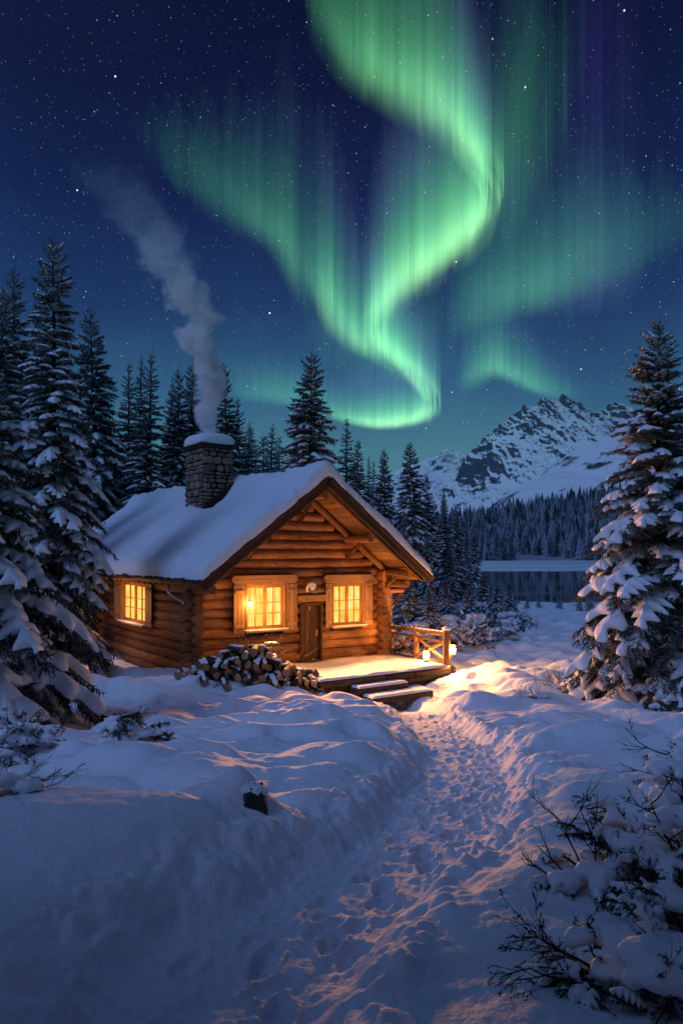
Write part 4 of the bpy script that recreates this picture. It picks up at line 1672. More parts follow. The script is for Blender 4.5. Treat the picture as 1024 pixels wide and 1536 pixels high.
# ---- carved head hung over the door
orn = thing('wall_carving', 'small pale carved animal head hung above the cabin door', 'carving', tuple(to_world(3.62, -.24, 2.21)), TH)
mb = MB()
pts = [(-.16, 0, -.10), (-.17, -.02, .02), (-.12, -.04, .12), (-.03, -.05, .155), (.06, -.05, .12), (.10, -.05, .04)]
add_tube(mb, pts, [.035, .045, .055, .06, .05, .03], 10)
add_blob(mb, (-.01, -.06, .05), (.085, .05, .10), rng, 12, 8, 1, .12)
add_blob(mb, (.035, -.05, .17), (.014, .012, .045), rng, 8, 6)
add_blob(mb, (-.035, -.05, .18), (.014, .012, .045), rng, 8, 6)
mb.build('head', WHITEPAINT, orn)
mb = MB()
add_blob(mb, (.05, -.02, -.05), (.14, .03, .085), rng, 14, 8, .7, .1, rot_to((1, 0, -.35)))
add_blob(mb, (.15, -.04, -.08), (.05, .035, .035), rng, 10, 7, .8)
mb.build('muzzle', GREYPAINT, orn)

# ================================================================== porch
porch = thing('porch', 'low snow covered timber porch with two steps before the cabin door', 'porch', (CX, CY, 0), TH)
PA0, PA1, PO = 2.02, 6.72, 3.05
mb = MB()
nbd = 12
for k in range(nbd):
    o0 = .10 + (PO - .10) * k / nbd
    add_box(mb, ((PA0 + PA1) / 2, -(o0 + (PO - .1) / nbd / 2), -.045), (PA1 - PA0, (PO - .1) / nbd - .012, .07), None, .01, 0, float(rng.random()))
mb.build('deck', PORCH_STONE, porch, False)
mb = MB()
a = PA0
while a < PA1 - .05:
    w_ = min(rng.uniform(.75, 1.5), PA1 - a)
    add_box(mb, (a + w_ / 2, -PO - .02, -.11), (w_ - .02, .16, .16 + rng.uniform(-.015, .015)), None, .025, 0, float(rng.random()))
    a += w_
for zz, w2 in ((-.27, .14), (-.43, .14), (-.59, .14)):
    add_box(mb, ((PA0 + PA1) / 2 + .03, -PO + .05, zz), (PA1 - PA0 - .06, .12, w2), None, .025, 0, float(rng.random()))
o = .2
for zz in (-.11, -.27, -.43, -.59):
    add_box(mb, (PA1 - .03, -PO / 2, zz), (.14, PO - .1, .15), None, .025, 0, float(rng.random()))
    add_box(mb, (PA0 + .03, -PO / 2, zz), (.14, PO - .1, .15), None, .025, 0, float(rng.random()))
mb.build('edge_beam', PORCH_STONE, porch, False)
nx_, ny_ = 120, 90
xa = np.linspace(PA0 + .02, PA1 - .01, nx_)
yo = np.linspace(.16, PO + .03, ny_)
XA, YO = np.meshgrid(xa, yo)
e_ = np.minimum(np.minimum(XA - xa[0], xa[-1] - XA), np.minimum((YO - yo[0]) * 2, yo[-1] - YO))
th_ = (.035 + .055 * fbm(XA * 1.1, YO * 1.1, 4, 430) - .02 * sstep(.5, .2, worley(XA * 1.6, YO * 1.6, 431))) * np.sqrt(np.clip(e_ / .07, 0, 1))
# swept and trodden in front of the door
th_ = th_ * (1 - .75 * gauss(XA, YO, 3.7, .5, .5, .6)) - .006 * gauss(XA, YO, 3.7, .3, .4, .3)
mb = MB()
VT = np.stack([XA, -YO, -.009 + th_], -1).reshape(-1, 3)
VB = np.stack([XA, -YO, np.full_like(XA, -.011)], -1).reshape(-1, 3)
i = np.arange(ny_ - 1)[:, None] * nx_ + np.arange(nx_ - 1)[None]
q = np.stack([i, i + 1, i + nx_ + 1, i + nx_], -1).reshape(-1, 4)
rim = np.concatenate([np.arange(nx_), np.arange(1, ny_) * nx_ + nx_ - 1, (ny_ - 1) * nx_ + np.arange(nx_ - 2, -1, -1), np.arange(ny_ - 2, 0, -1) * nx_])
mb.add(np.vstack([VT, VB]), [q, np.stack([rim, rim + len(VT), np.roll(rim, -1) + len(VT), np.roll(rim, -1)], 1)])
mb.build('deck_snow', SNOW, porch)
for (a0, a1, o0, o1, zt) in ((2.95, 4.62, PO + .07, PO + .47, -.22), (3.02, 5.05, PO + .50, PO + .98, -.40)):
    mb = MB()
    add_box(mb, ((a0 + a1) / 2, -(o0 + o1) / 2, zt - .09), (a1 - a0, o1 - o0, .18), None, .03, 0, float(rng.random()))
    stp = mb.build('step', PORCH_STONE, porch, False)
    mb = MB()
    n1, n2 = 40, 12
    A1, O1 = np.meshgrid(np.linspace(a0 + .02, a1 - .02, n1), np.linspace(o0 + .01, o1 - .005, n2))
    e1 = np.minimum(np.minimum(A1 - a0 - .02, a1 - .02 - A1), np.minimum(O1 - o0 - .01, o1 - .005 - O1))
    t1 = (.04 + .03 * fbm(A1 * 3, O1 * 3, 3, 433)) * np.sqrt(np.clip(e1 / .05, 0, 1))
    i = np.arange(n2 - 1)[:, None] * n1 + np.arange(n1 - 1)[None]
    mb.add(np.stack([A1, -O1, zt + .003 + t1], -1).reshape(-1, 3), np.stack([i, i + 1, i + n1 + 1, i + n1], -1).reshape(-1, 4))
    mb.build('step_snow', SNOW, stp)

# ---- railing of peeled poles at the right of the porch
rail = thing('porch_railing', 'rustic pole railing with crossed braces along the porch side', 'railing', tuple(to_world(6.50, 0, 0)), TH)


def pole(mbx, p0, p1, r, bow=.012, seg=10):
    add_log(mbx, p0, p1, r, rng, seg, 0, 1, .07, bow)


RO = (.34, 1.62, 2.95)
for k, o in enumerate(RO):
    mb = MB()
    top_ = 1.04 if k == 2 else .93
    pole(mb, (0, -o, -.06), (0, -o, top_), .10 if k == 2 else .078)
    pst = mb.build('post', [RAILWOOD, LOG_END], rail)
    if k == 2:
        mb = MB()
        add_blob(mb, (0, -o, top_ + .03), (.125, .125, .065), rng, 14, 8, .9, .08)
        mb.build('post_cap_snow', SNOW, pst)
mb = MB()
pole(mb, (0, -.18, .90), (0, -2.90, .93), .070)
rl = mb.build('top_rail', [RAILWOOD, LOG_END], rail)
mb = MB()
for k in range(14):
    o = .3 + 2.5 * k / 13
    add_blob(mb, (0, -o, .955 + .002 * k), (.052, .13, .022 + .012 * rng.random()), rng, 10, 7, .9, .1)
mb.build('rail_snow', SNOW, rl)
mb = MB()
pole(mb, (0, -1.62, .70), (0, -2.9, .70), .040)
pole(mb, (0, -.34, .74), (0, -1.62, .72), .036)
pole(mb, (0, -.3, .085), (0, -2.95, .085), .042)
mb.build('lower_rail', [RAILWOOD, LOG_END], rail)
for o0, o1 in ((.38, 1.58), (1.66, 2.90)):
    for flip in (0, 1):
        mb = MB()
        za, zb = (.12, .70) if flip == 0 else (.70, .12)
        off = .036 if flip else -.036
        pole(mb, (off, -o0, za), (off, -o1, zb), .042, .02)
        mb.build('brace', [RAILWOOD, LOG_END], rail)


# ---- lanterns
def lantern(name, label, loc, power, hang):
    t = thing(name, label, 'lantern', loc, TH + .4, 'lit lanterns on the porch corner')
    t.scale = (1.35, 1.35, 1.25)
    mb = MB()
    add_tube(mb, [(0, 0, 0), (0, 0, .018), (0, 0, .02), (0, 0, .055)], [.075, .075, .055, .055], 16)
    mb.build('base', IRON, t)
    mb = MB()
    add_tube(mb, [(0, 0, .056), (0, 0, .09), (0, 0, .16), (0, 0, .25), (0, 0, .275)], [.050, .064, .068, .060, .045], 18)
    mb.build('glass', FLAME, t)
    mb = MB()
    add_tube(mb, [(0, 0, .276), (0, 0, .295), (0, 0, .33), (0, 0, .355)], [.072, .070, .035, .022], 16)
    for k in range(4):
        a_ = k * math.pi / 2 + .4
        add_tube(mb, [(.068 * math.cos(a_), .068 * math.sin(a_), .03), (.080 * math.cos(a_), .080 * math.sin(a_), .16), (.068 * math.cos(a_), .068 * math.sin(a_), .29)], .004, 6)
    mb.build('cap', IRON, t)
    mb = MB()
    an = np.linspace(0, math.pi, 12)
    add_tube(mb, np.stack([.085 * np.cos(an), 0 * an, .27 + .17 * np.sin(an)], 1), .0045, 6)
    if hang:
        add_tube(mb, [(0, 0, .44), (-.04, .0, .46), (-.13, .0, .46)], .006, 6)
    mb.build('handle', IRON, t)
    # the burning wick
    lamp('lantern_light', (0, 0, .17), power, .055, t).visible_camera = True
    return t


lantern('lantern', 'lit glass lantern standing on the snowy porch floor beside the railing', tuple(to_world(6.28, -2.33, .045)), 50, False)
lantern('lantern', 'lit glass lantern hung on the outer side of the porch corner post', tuple(to_world(6.50 + .20, -2.98, .26)), 800, True)

# spots outside the panes stand for window light; added point lamps brighten the walls
for (w, axis, pw) in ((WIN_L, 'x', 1900), (WIN_R, 'x', 1900), (WIN_S, 'y', 1000)):
    for fu in (.5,):
        u = w[0] + (w[1] - w[0]) * fu
        zc = w[2] + (w[3] - w[2]) * .45
        p_ = (u, -.27, zc) if axis == 'x' else (-.27, u, zc)
        window_spot('added_window_light', p_, (0, -1, -.06) if axis == 'x' else (-1, 0, -.16), pw, {'x': wl if w is WIN_L else wr, 'y': ws}[axis], 118)
        p_ = (u, -.75, zc) if axis == 'x' else (-.70, u, zc)
        lamp('added_window_light', p_, 50 if axis == 'x' else 46, .20, {'x': wl if w is WIN_L else wr, 'y': ws}[axis])  # added lamp out in front of the window, brightens the log wall
# small bright lamp on the left windowsill
wlamp = thing('window_lamp', 'small bright lamp hanging at the left edge of the left front window', 'lamp', tuple(to_world(1.585, -.20, 1.83)), TH)
mb = MB()
add_blob(mb, (0, 0, 0), (.055, .045, .075), rng, 14, 10)
mb.build('bulb', glow_mat('lamp_bulb', (1.0, .82, .45), 9.0), wlamp)
mb = MB()
add_tube(mb, [(0, 0, .07), (0, 0, .10), (0, 0, .11)], [.03, .03, .012], 10)
add_tube(mb, [(0, 0, .11), (0, 0, .45)], .005, 6)
mb.build('holder', IRON, wlamp)
lamp('lamp_light', (0, -.16, 0), 70, .05, wlamp)

# ================================================================== firewood heap
rngw = np.random.default_rng(23)
cen = to_world(.62, -2.15)
HX, HY = 1.85, 0.95
tangent = np.array([math.cos(TH * .55), math.sin(TH * .55)])
normal = np.array([math.sin(TH * .55), -math.cos(TH * .55)])
protos = []


def split_log(shape):
    L = rngw.uniform(.36, .50)
    r = rngw.uniform(.075, .115)
    n = 12
    a = np.linspace(0, 2 * np.pi, n, endpoint=False)
    if shape == 0:
        rr = np.full(n, r)
    elif shape == 1:
        rr = r * 1.15 / np.maximum(1.0, np.where(np.cos(a) < 0, -np.cos(a) * 2.6, 1))
    else:
        rr = r * 1.25 / np.maximum(1.0, np.maximum(-np.cos(a) * 2.3, -np.cos(a - 2.0) * 2.1))
    ys = np.linspace(-L / 2, L / 2, 5)
    V = []
    for y in ys:
        k = rr * (1 + .10 * (rngw.random(n) - .5))
        V.append(np.stack([k * np.cos(a), np.full(n, y) + .01 * (rngw.random(n) - .5), k * np.sin(a)], 1))
    V = np.concatenate(V)
    i = np.arange(4)[:, None] * n + np.arange(n)[None]
    j = np.arange(4)[:, None] * n + (np.arange(n)[None] + 1) % n
    mb = MB()
    uv = np.stack([V[:, 1] * 2, np.tile(a, 5) * .15 + shape], 1)
    mb.add(V, np.stack([i, j, j + n, i + n], -1).reshape(-1, 4), uv, 0, rngw.random())
    for s, k in ((-1, 0), (1, 4)):
        ring = V[k * n:(k + 1) * n]
        c = ring.mean(0)
        f = np.stack([np.arange(n), (np.arange(n) + 1) % n, np.full(n, n)], 1)
        mb.add(np.vstack([ring, c[None]]), f, np.vstack([ring[:, [0, 2]], c[None, [0, 2]]]) * 3 + shape, 1, rngw.random())
    return mb.mesh('firewood_log', [BARK, SPLIT], True), L, r


def log_snow(L, r):
    mb = MB()
    n = 5
    for k in range(n):
        y = (-.5 + (k + .5) / n) * L * rngw.uniform(.85, 1.0)
        add_blob(mb, (rngw.normal(0, .01), y, r * .92), (r * rngw.uniform(.5, .85), L / n * .85, rngw.uniform(.025, .05)), rngw, 10, 7, .9, .1)
    return mb.mesh('log_snow', SNOW_FINE, True)


for shape in (0, 1, 2, 0, 1, 2, 0, 1):
    me, L, r = split_log(shape)
    protos.append((me, log_snow(L, r), L, r))
WL = 'snow dusted split log lying in the heap before the cabin'
placed = []
for lay, (fx, zz) in enumerate(((1.0, .10), (.90, .26), (.76, .42), (.58, .58), (.42, .73), (.24, .87))):
    nl = int(44 * fx * (1 - .08 * lay))
    for k in range(nl):
        for _try in range(25):
            u = rngw.uniform(-1, 1) * HX * fx
            lim = math.sqrt(max(0, 1 - (u / (HX * fx)) ** 2)) * HY * fx
            w_ = rngw.uniform(-lim * .4, lim)
            if all((u - a_) ** 2 + (w_ - b_) ** 2 > .135 ** 2 for a_, b_, l_ in placed if l_ == lay):
                break
        placed.append((u, w_, lay))
        me, sn, L, r = protos[rngw.integers(len(protos))]
        pos = cen[:2] + tangent * u + normal * w_
        gz_ = ground_at(pos[0], pos[1])
        o = bpy.data.objects.new('firewood_log', me)
        COL.objects.link(o)
        yaw = math.atan2(normal[1], normal[0]) - math.pi / 2 + rngw.normal(0, .42) + u * .2
        sp = rngw.uniform(0, 6.28) if rngw.random() < .3 else rngw.normal(0, .5)
        o.rotation_mode = 'QUATERNION'
        tilt = -.25 * (w_ / HY) + rngw.normal(0, .16)
        q_ = Matrix.Rotation(yaw, 4, 'Z') @ Matrix.Rotation(tilt, 4, 'X') @ Matrix.Rotation(sp, 4, 'Y')
        o.rotation_quaternion = q_.to_quaternion()
        o.location = (pos[0], pos[1], gz_ + zz + rngw.normal(0, .03))
        tag(o, WL, 'firewood', 'split logs in the snowy firewood heap')
        if abs(sp) < 1.0 and rngw.random() < .85:
            s_ = bpy.data.objects.new('snow_cover', sn)
            COL.objects.link(s_)
            s_.parent = o
gz_ = ground_at(*cen[:2])
mb = MB()
for k in range(46):
    u = rngw.uniform(-1, 1)
    w_ = rngw.uniform(-.8, .6)
    h = .10 * math.sqrt(max(0, 1 - u * u * .9 - w_ * w_ * .8))
    p = cen[:2] + tangent * u * HX * .92 + normal * w_ * HY
    add_blob(mb, (p[0], p[1], ground_at(p[0], p[1]) + h - .10), (rngw.uniform(.22, .36), rngw.uniform(.2, .3), rngw.uniform(.12, .2)), rngw, 12, 8, 1, .1)
tag(fused(mb, 'snow_drift', SNOW, None, .05, 4), 'snow lying packed between the logs of the firewood heap', 'snow', kind='stuff')
# brushwood thrown on top
br = MB()
for k in range(90):
    u = rngw.normal(.05, .42) * HX * .8
    w_ = rngw.uniform(-.6, .25)
    p = cen[:2] + tangent * u + normal * w_ * HY
    z0 = gz_ + .55 + .42 * math.exp(-(u / .9) ** 2) + rngw.uniform(-.08, .05)
    L = rngw.uniform(.22, .62)
    dr = np.array([rngw.normal(0, .9), rngw.normal(0, .7), rngw.uniform(.05, .9)])
    dr /= np.linalg.norm(dr)
    n = 5
    pts = [np.array([p[0], p[1], z0])]
    for s in range(n):
        dr = dr + rngw.normal(0, .20, 3)
        dr /= np.linalg.norm(dr)
        pts.append(pts[-1] + dr * L / n)
        if s > 1 and rngw.random() < .6:
            d2 = dr + rngw.normal(0, .6, 3)
            d2 /= np.linalg.norm(d2)
            add_tube(br, [pts[-1], pts[-1] + d2 * L * .16, pts[-1] + d2 * L * .28 + [0, 0, .02]], [.004, .003, .002], 4, False)
    add_tube(br, pts, np.linspace(.009, .003, n + 1), 5, False)
bw = br.build('brushwood', DRY)
tag(bw, 'dry brushwood with frosted twigs thrown over the firewood heap', 'brushwood', kind='stuff')
# chopping block post with a board on it
p = to_world(1.55, -1.05)
blk = thing('feeding_post', 'dark wooden post carrying a small snowy board behind the firewood', 'post', (p[0], p[1], ground_at(p[0], p[1])), TH)
mb = MB()
add_log(mb, (0, 0, -.3), (0, 0, .93), .095, rngw, 12, 0, 1, .05, 0)
mb.build('post', [DARKWOOD, LOG_END], blk)
mb = MB()
add_box(mb, (.13, -.02, .965), (.62, .30, .05), None, .012, 0, .4)
mb.build('board', DARKWOOD, blk, False)
mb = MB()
add_blob(mb, (.22, -.02, 1.0), (.21, .15, .045), rngw, 16, 8, .9, .08)
mb.build('board_snow', SNOW, blk)


# ================================================================== spruces
def frond(rng, nt=11, nn=26, nl=.045, nw=.010, wide=.36, twig_w=.006):
    """A flat spruce bough of unit length along x: side twigs clothed in needles. Returns points and triangles."""
    vs, fs = [], []

    def needle(p, d, L, w):
        d = d / (np.linalg.norm(d) + 1e-9)
        s = np.cross(d, rng.normal(0, 1, 3))
        s /= np.linalg.norm(s) + 1e-9
        k = len(vs)
        vs.extend([p - s * w * .5, p + s * w * .5, p + d * L])
        fs.append((k, k + 1, k + 2))

    def clothe(p0, p1, n, L, w, droop):
        ax = p1 - p0
        an = ax / (np.linalg.norm(ax) + 1e-9)
        needle(p0, ax, np.linalg.norm(ax) * 1.03, twig_w)
        for t in np.linspace(.05, 1, n):
            q = p0 + ax * t
            r_ = rng.normal(0, 1, 3)
            r_ -= an * (r_ @ an)
            r_ /= np.linalg.norm(r_) + 1e-9
            needle(q, an * .9 + r_ * .85 + np.array([0, 0, droop]), L * rng.uniform(.7, 1.2), w)
    for i in range(nt):
        x0 = .10 + .86 * (i + .5) / nt
        for sgn in (-1, 1):
            L = wide * ((1 - x0) ** .75 * .95 + .10) * rng.uniform(.75, 1.15) * min(1, .35 + 2.2 * x0)
            ang = R(rng.uniform(42, 62))
            d = np.array([math.cos(ang), sgn * math.sin(ang), rng.uniform(-.32, -.02)])
            p0 = np.array([x0 + rng.uniform(-.02, .02), 0, 0])
            p1 = p0 + d * L
            clothe(p0, p1, max(5, int(nn * L / wide)), nl, nw, -.35)
            # a short secondary twig
            if L > .16:
                t_ = rng.uniform(.4, .7)
                q0 = p0 + d * L * t_
                d2 = np.array([math.cos(ang - .6), sgn * math.sin(ang - .6), rng.uniform(-.6, -.1)])
                clothe(q0, q0 + d2 * L * .42, max(3, int(nn * .4)), nl, nw, -.45)
    clothe(np.array([.05, 0, 0]), np.array([1.0, 0, 0]), int(nn * 1.6), nl, nw, -.25)
    return np.array(vs), np.array(fs)


def snow_pad(rng, s0=.15, s1=.95, wide=.26, thick=.055, ns=15, nt=9, lobes=5):
    """Snow lying on a bough: a domed slab with fingered edges, unit length along x."""
    s = np.linspace(0, 1, ns)
    x = s0 + (s1 - s0) * s
    env = wide * np.sqrt(np.clip(np.sin(np.pi * np.clip(s, 0.0, 1) ** .75), 0, 1)) * (1 - .45 * s)
    t = np.linspace(-1, 1, nt)
    ph = rng.uniform(0, 6.28, 2)
    k1, k2 = rng.uniform(.30, .48, 2)
    wl_ = env * (1 - k1 + k1 * np.sin(lobes * 6.28 * s * .8 + ph[0] + 1.5 * np.sin(s * 5 + ph[1]))) * rng.uniform(.8, 1.1)
    wr_ = env * (1 - k2 + k2 * np.sin(lobes * 6.28 * s * .8 + ph[1] + 1.5 * np.sin(s * 4 + ph[0]))) * rng.uniform(.8, 1.1)
    w = np.where(t[None, :] < 0, wl_[:, None], wr_[:, None])
    shear = .35 * np.abs(t)[None, :] * w
    X = x[:, None] + shear
    Y = t[None, :] * w
    dome = np.sqrt(np.clip(1 - t[None, :] ** 2, 0, 1)) * np.sqrt(np.clip(np.sin(np.pi * np.clip(s * .96 + .02, 0, 1)), 0, 1))[:, None]
    lump = .55 + .9 * fbm(X * 7 + rng.uniform(0, 50), Y * 9, 4, 33, .6)
    droop = -.28 * np.abs(Y)
    Zt = droop + .012 + thick * dome * lump
    Zb = droop - .012 * dome
    V = np.concatenate([np.stack([X, Y, Zt], -1).reshape(-1, 3), np.stack([X, Y, Zb], -1).reshape(-1, 3)])
    i = np.arange(ns - 1)[:, None] * nt + np.arange(nt - 1)[None]
    q = np.stack([i, i + nt, i + nt + 1, i + 1], -1).reshape(-1, 4)
    return V, np.concatenate([q, q[:, ::-1] + ns * nt])


class Boughs:
    def __init__(self, seed, **kw):
        r_ = np.random.default_rng(seed)
        pk = kw.pop('pad', {})
        self.f = [frond(r_, **kw) for _ in range(5)]
        k2 = dict(kw, nt=max(5, kw['nt'] // 2 + 1), nn=max(6, kw['nn'] // 2), nl=kw['nl'] * 2.3, nw=kw['nw'] * 2.0, wide=.34, twig_w=.02)
        self.short = [frond(r_, **k2) for _ in range(3)]
        self.p = []
        for k in range(9):
            a = r_.uniform(.08, .34)
            b = r_.uniform(.72, .99)
            self.p.append(snow_pad(r_, a, b, **dict(pk, lobes=int(r_.integers(3, 7)))))


def place_bough(V, base, az, l, p0, curv, roll=0.0, yscale=1.0, zlift=0.0):
    x, y, z = V[:, 0], V[:, 1] * yscale, V[:, 2] + zlift
    cr, sr = math.cos(roll), math.sin(roll)
    y, z = y * cr - z * sr, y * sr + z * cr
    xx = x * l
    h = xx * math.tan(p0) - curv * l * x * x
    rad = xx * .93
    ca_, sa_ = math.cos(az), math.sin(az)
    out_ = np.empty_like(V)
    # lean of the bough along its curve turns the up direction outwards
    slope = math.tan(p0) - 2 * curv * x
    nz_ = 1 / np.sqrt(1 + slope ** 2)
    nr_ = -slope * nz_
    rad = rad + z * l * nr_
    out_[:, 0] = base[0] + rad * ca_ - y * l * sa_
    out_[:, 1] = base[1] + rad * sa_ + y * l * ca_
    out_[:, 2] = base[2] + h + z * l * nz_
    return out_


def make_spruce(name, label, cat, loc, H, Rad, seed, boughs, whorl=.36, per=7, snow=.85, z_first=.10, droop=.45, power=.85, group=None, rot=0.0,
                top_up=.35, skip=None, mat=None, snow_scale=1.0, lean=(0, 0)):
    """An Empty with trunk, crown and the snow lying on it."""
    rg = np.random.default_rng(seed)
    t = thing(name, label, cat, loc, rot, group)
    tr = MB()
    zs = np.linspace(-.4, H, 14)
    rad_t = np.interp(zs, [-.4, 0, H * .5, H], [H * .017 + .03, H * .014 + .02, H * .008 + .01, .006])
    add_tube(tr, np.stack([.02 * np.sin(zs * .9) + lean[0] * (zs / H) ** 2, .02 * np.cos(zs * .7) + lean[1] * (zs / H) ** 2, zs], 1), rad_t, 9, False)
    tr.build('trunk', BARK, t)
    cr, sn = MB(), MB()
    z = H * z_first
    first = True
    while z < H * .985:
        u = (z - H * z_first) / (H * (1 - z_first))
        n = per if u < .8 else max(4, per - 2)
        a0 = rg.uniform(0, 6.28)
        for k in range(n):
            az = a0 + 6.283 * k / n + rg.normal(0, .18)
            if skip is not None and skip(az, u):
                continue
            l = (Rad * (1 - u) ** power + .05 * H * .18 * (1 - u) + .10) * rg.uniform(.72, 1.12)
            if rg.random() < .10:
                l *= .6
            p0 = R(np.interp(u, [0, .45, .8, 1.0], [-10, -2, 12, 42])) + rg.normal(0, .08)
            cv = np.interp(u, [0, .5, .85, 1], [droop, droop * .8, droop * .35, -.1]) * rg.uniform(.7, 1.3)
            if l < Rad * .35:
                cv *= .7
            base = (lean[0] * (z / H) ** 2, lean[1] * (z / H) ** 2, z + rg.uniform(-.12, .12) * whorl / .36)
            fl = boughs.f if l > Rad * .42 else boughs.short
            V, F = fl[rg.integers(len(fl))]
            yk = rg.uniform(.85, 1.15)
            roll = rg.normal(0, .12)
            cr.add(place_bough(V, base, az, l, p0, cv, roll, yk), F, rnd=float(rg.random()))
            if rg.random() < snow:
                Vp, Fp = boughs.p[rg.integers(len(boughs.p))]
                sn.add(place_bough(Vp, base, az, l, p0, cv, roll, yk * rg.uniform(.8, 1.05) * snow_scale, .012), Fp)
        z += whorl * (1.08 - .55 * u) * rg.uniform(.85, 1.15)
    # leader
    V, F = boughs.short[0]
    for k in range(5):
        cr.add(place_bough(V, (lean[0], lean[1], H * (.962 + k * .007)), k * 2.4 + .4, .10 + H * .004, .75, 0.1, 0, .8), F)
    cr.add(place_bough(V, (lean[0], lean[1], H * .975), .4, H * .0022 + .03, 1.48, 0.0, 0, .5), F)
    if mat is None:
        mat = NEEDLE
    cr.build('crown', mat, t, smooth=False)
    sn.build('snow_cover', SNOW_FINE, t)
    return t


GR = 'spruces around the cabin'
B_NEAR = Boughs(1, nt=13, nn=40, nl=.060, nw=.013, pad=dict(thick=.070, wide=.30, ns=26, nt=13))
B_BIG = Boughs(2, nt=12, nn=28, nl=.060, nw=.016, pad=dict(thick=.065, wide=.28, ns=20, nt=11))
B_MID = Boughs(3, nt=9, nn=13, nl=.085, nw=.034, pad=dict(thick=.055, wide=.22, ns=10, nt=6))

# the great spruce at the left, the boughs leaning in front of it, the one on the right
g0 = along(80, 19.5)
make_spruce('spruce_tree', 'tallest snow laden spruce at the left, beside the cabin roof', 'spruce', (g0, 19.5, ground_at(g0, 19.5)), height_of(356, 19.5) - ground_at(g0, 19.5), 1.80, 31,
            B_BIG, whorl=.36, per=9, snow=.95, z_first=.10, droop=.50, power=.66)
g0 = along(-52, 12.2)
make_spruce('spruce_tree', 'nearest spruce at the left edge, its snowy boughs hanging before the cabin wall', 'spruce', (g0, 12.2, ground_at(g0, 12.2)), 6.1, 2.75, 32,
            B_NEAR, whorl=.28, per=11, snow=.95, z_first=.04, droop=.50, power=.72)
g0 = along(987, 16.4)
make_spruce('spruce_tree', 'tall snow laden spruce standing alone at the right', 'spruce', (g0, 16.4, ground_at(g0, 16.4)), height_of(484, 16.4) - ground_at(g0, 16.4), 2.45, 33,
            B_NEAR, whorl=.33, per=10, snow=.90, z_first=.03, droop=.42, power=.80)

# forest edge behind the cabin: five grown shapes, copied
shapes = []
for k in range(5):
    shapes.append(make_spruce('spruce_tree', None, None, (0, 0, -50), 12.0, (2.1, 1.8, 2.35, 1.6, 2.7)[k], 50 + k, B_MID, whorl=(.36, .36, .38, .34, .38)[k], per=(9, 8, 9, 8, 9)[k],
                              snow=(.95, .9, .97, .92, 1.0)[k], z_first=.05, droop=(.45, .35, .5, .3, .5)[k], power=(.85, .95, .8, 1.0, .8)[k], mat=NEEDLE_FAR, snow_scale=1.05))
used = set()


def tree_at(px, py, Y, shape, label, wide=1.0, group='spruces at the edge of the forest', rot=None):
    x = along(px, Y)
    gz = ground_at(x, Y) - .15
    H = height_of(py, Y) - gz
    o = shapes[shape] if shape not in used else copy_tree(shapes[shape])
    used.add(shape)
    o.location = (x, Y, gz)
    k = H / 12.0
    o.scale = (k * wide, k * wide, k)
    o.rotation_euler = (R(1.8) * math.sin(px * 3.3), R(1.8) * math.cos(px * 5.1), (px * 1.7 + py) % 6.28 if rot is None else rot)
    tag(o, label, 'spruce', group)
    return o


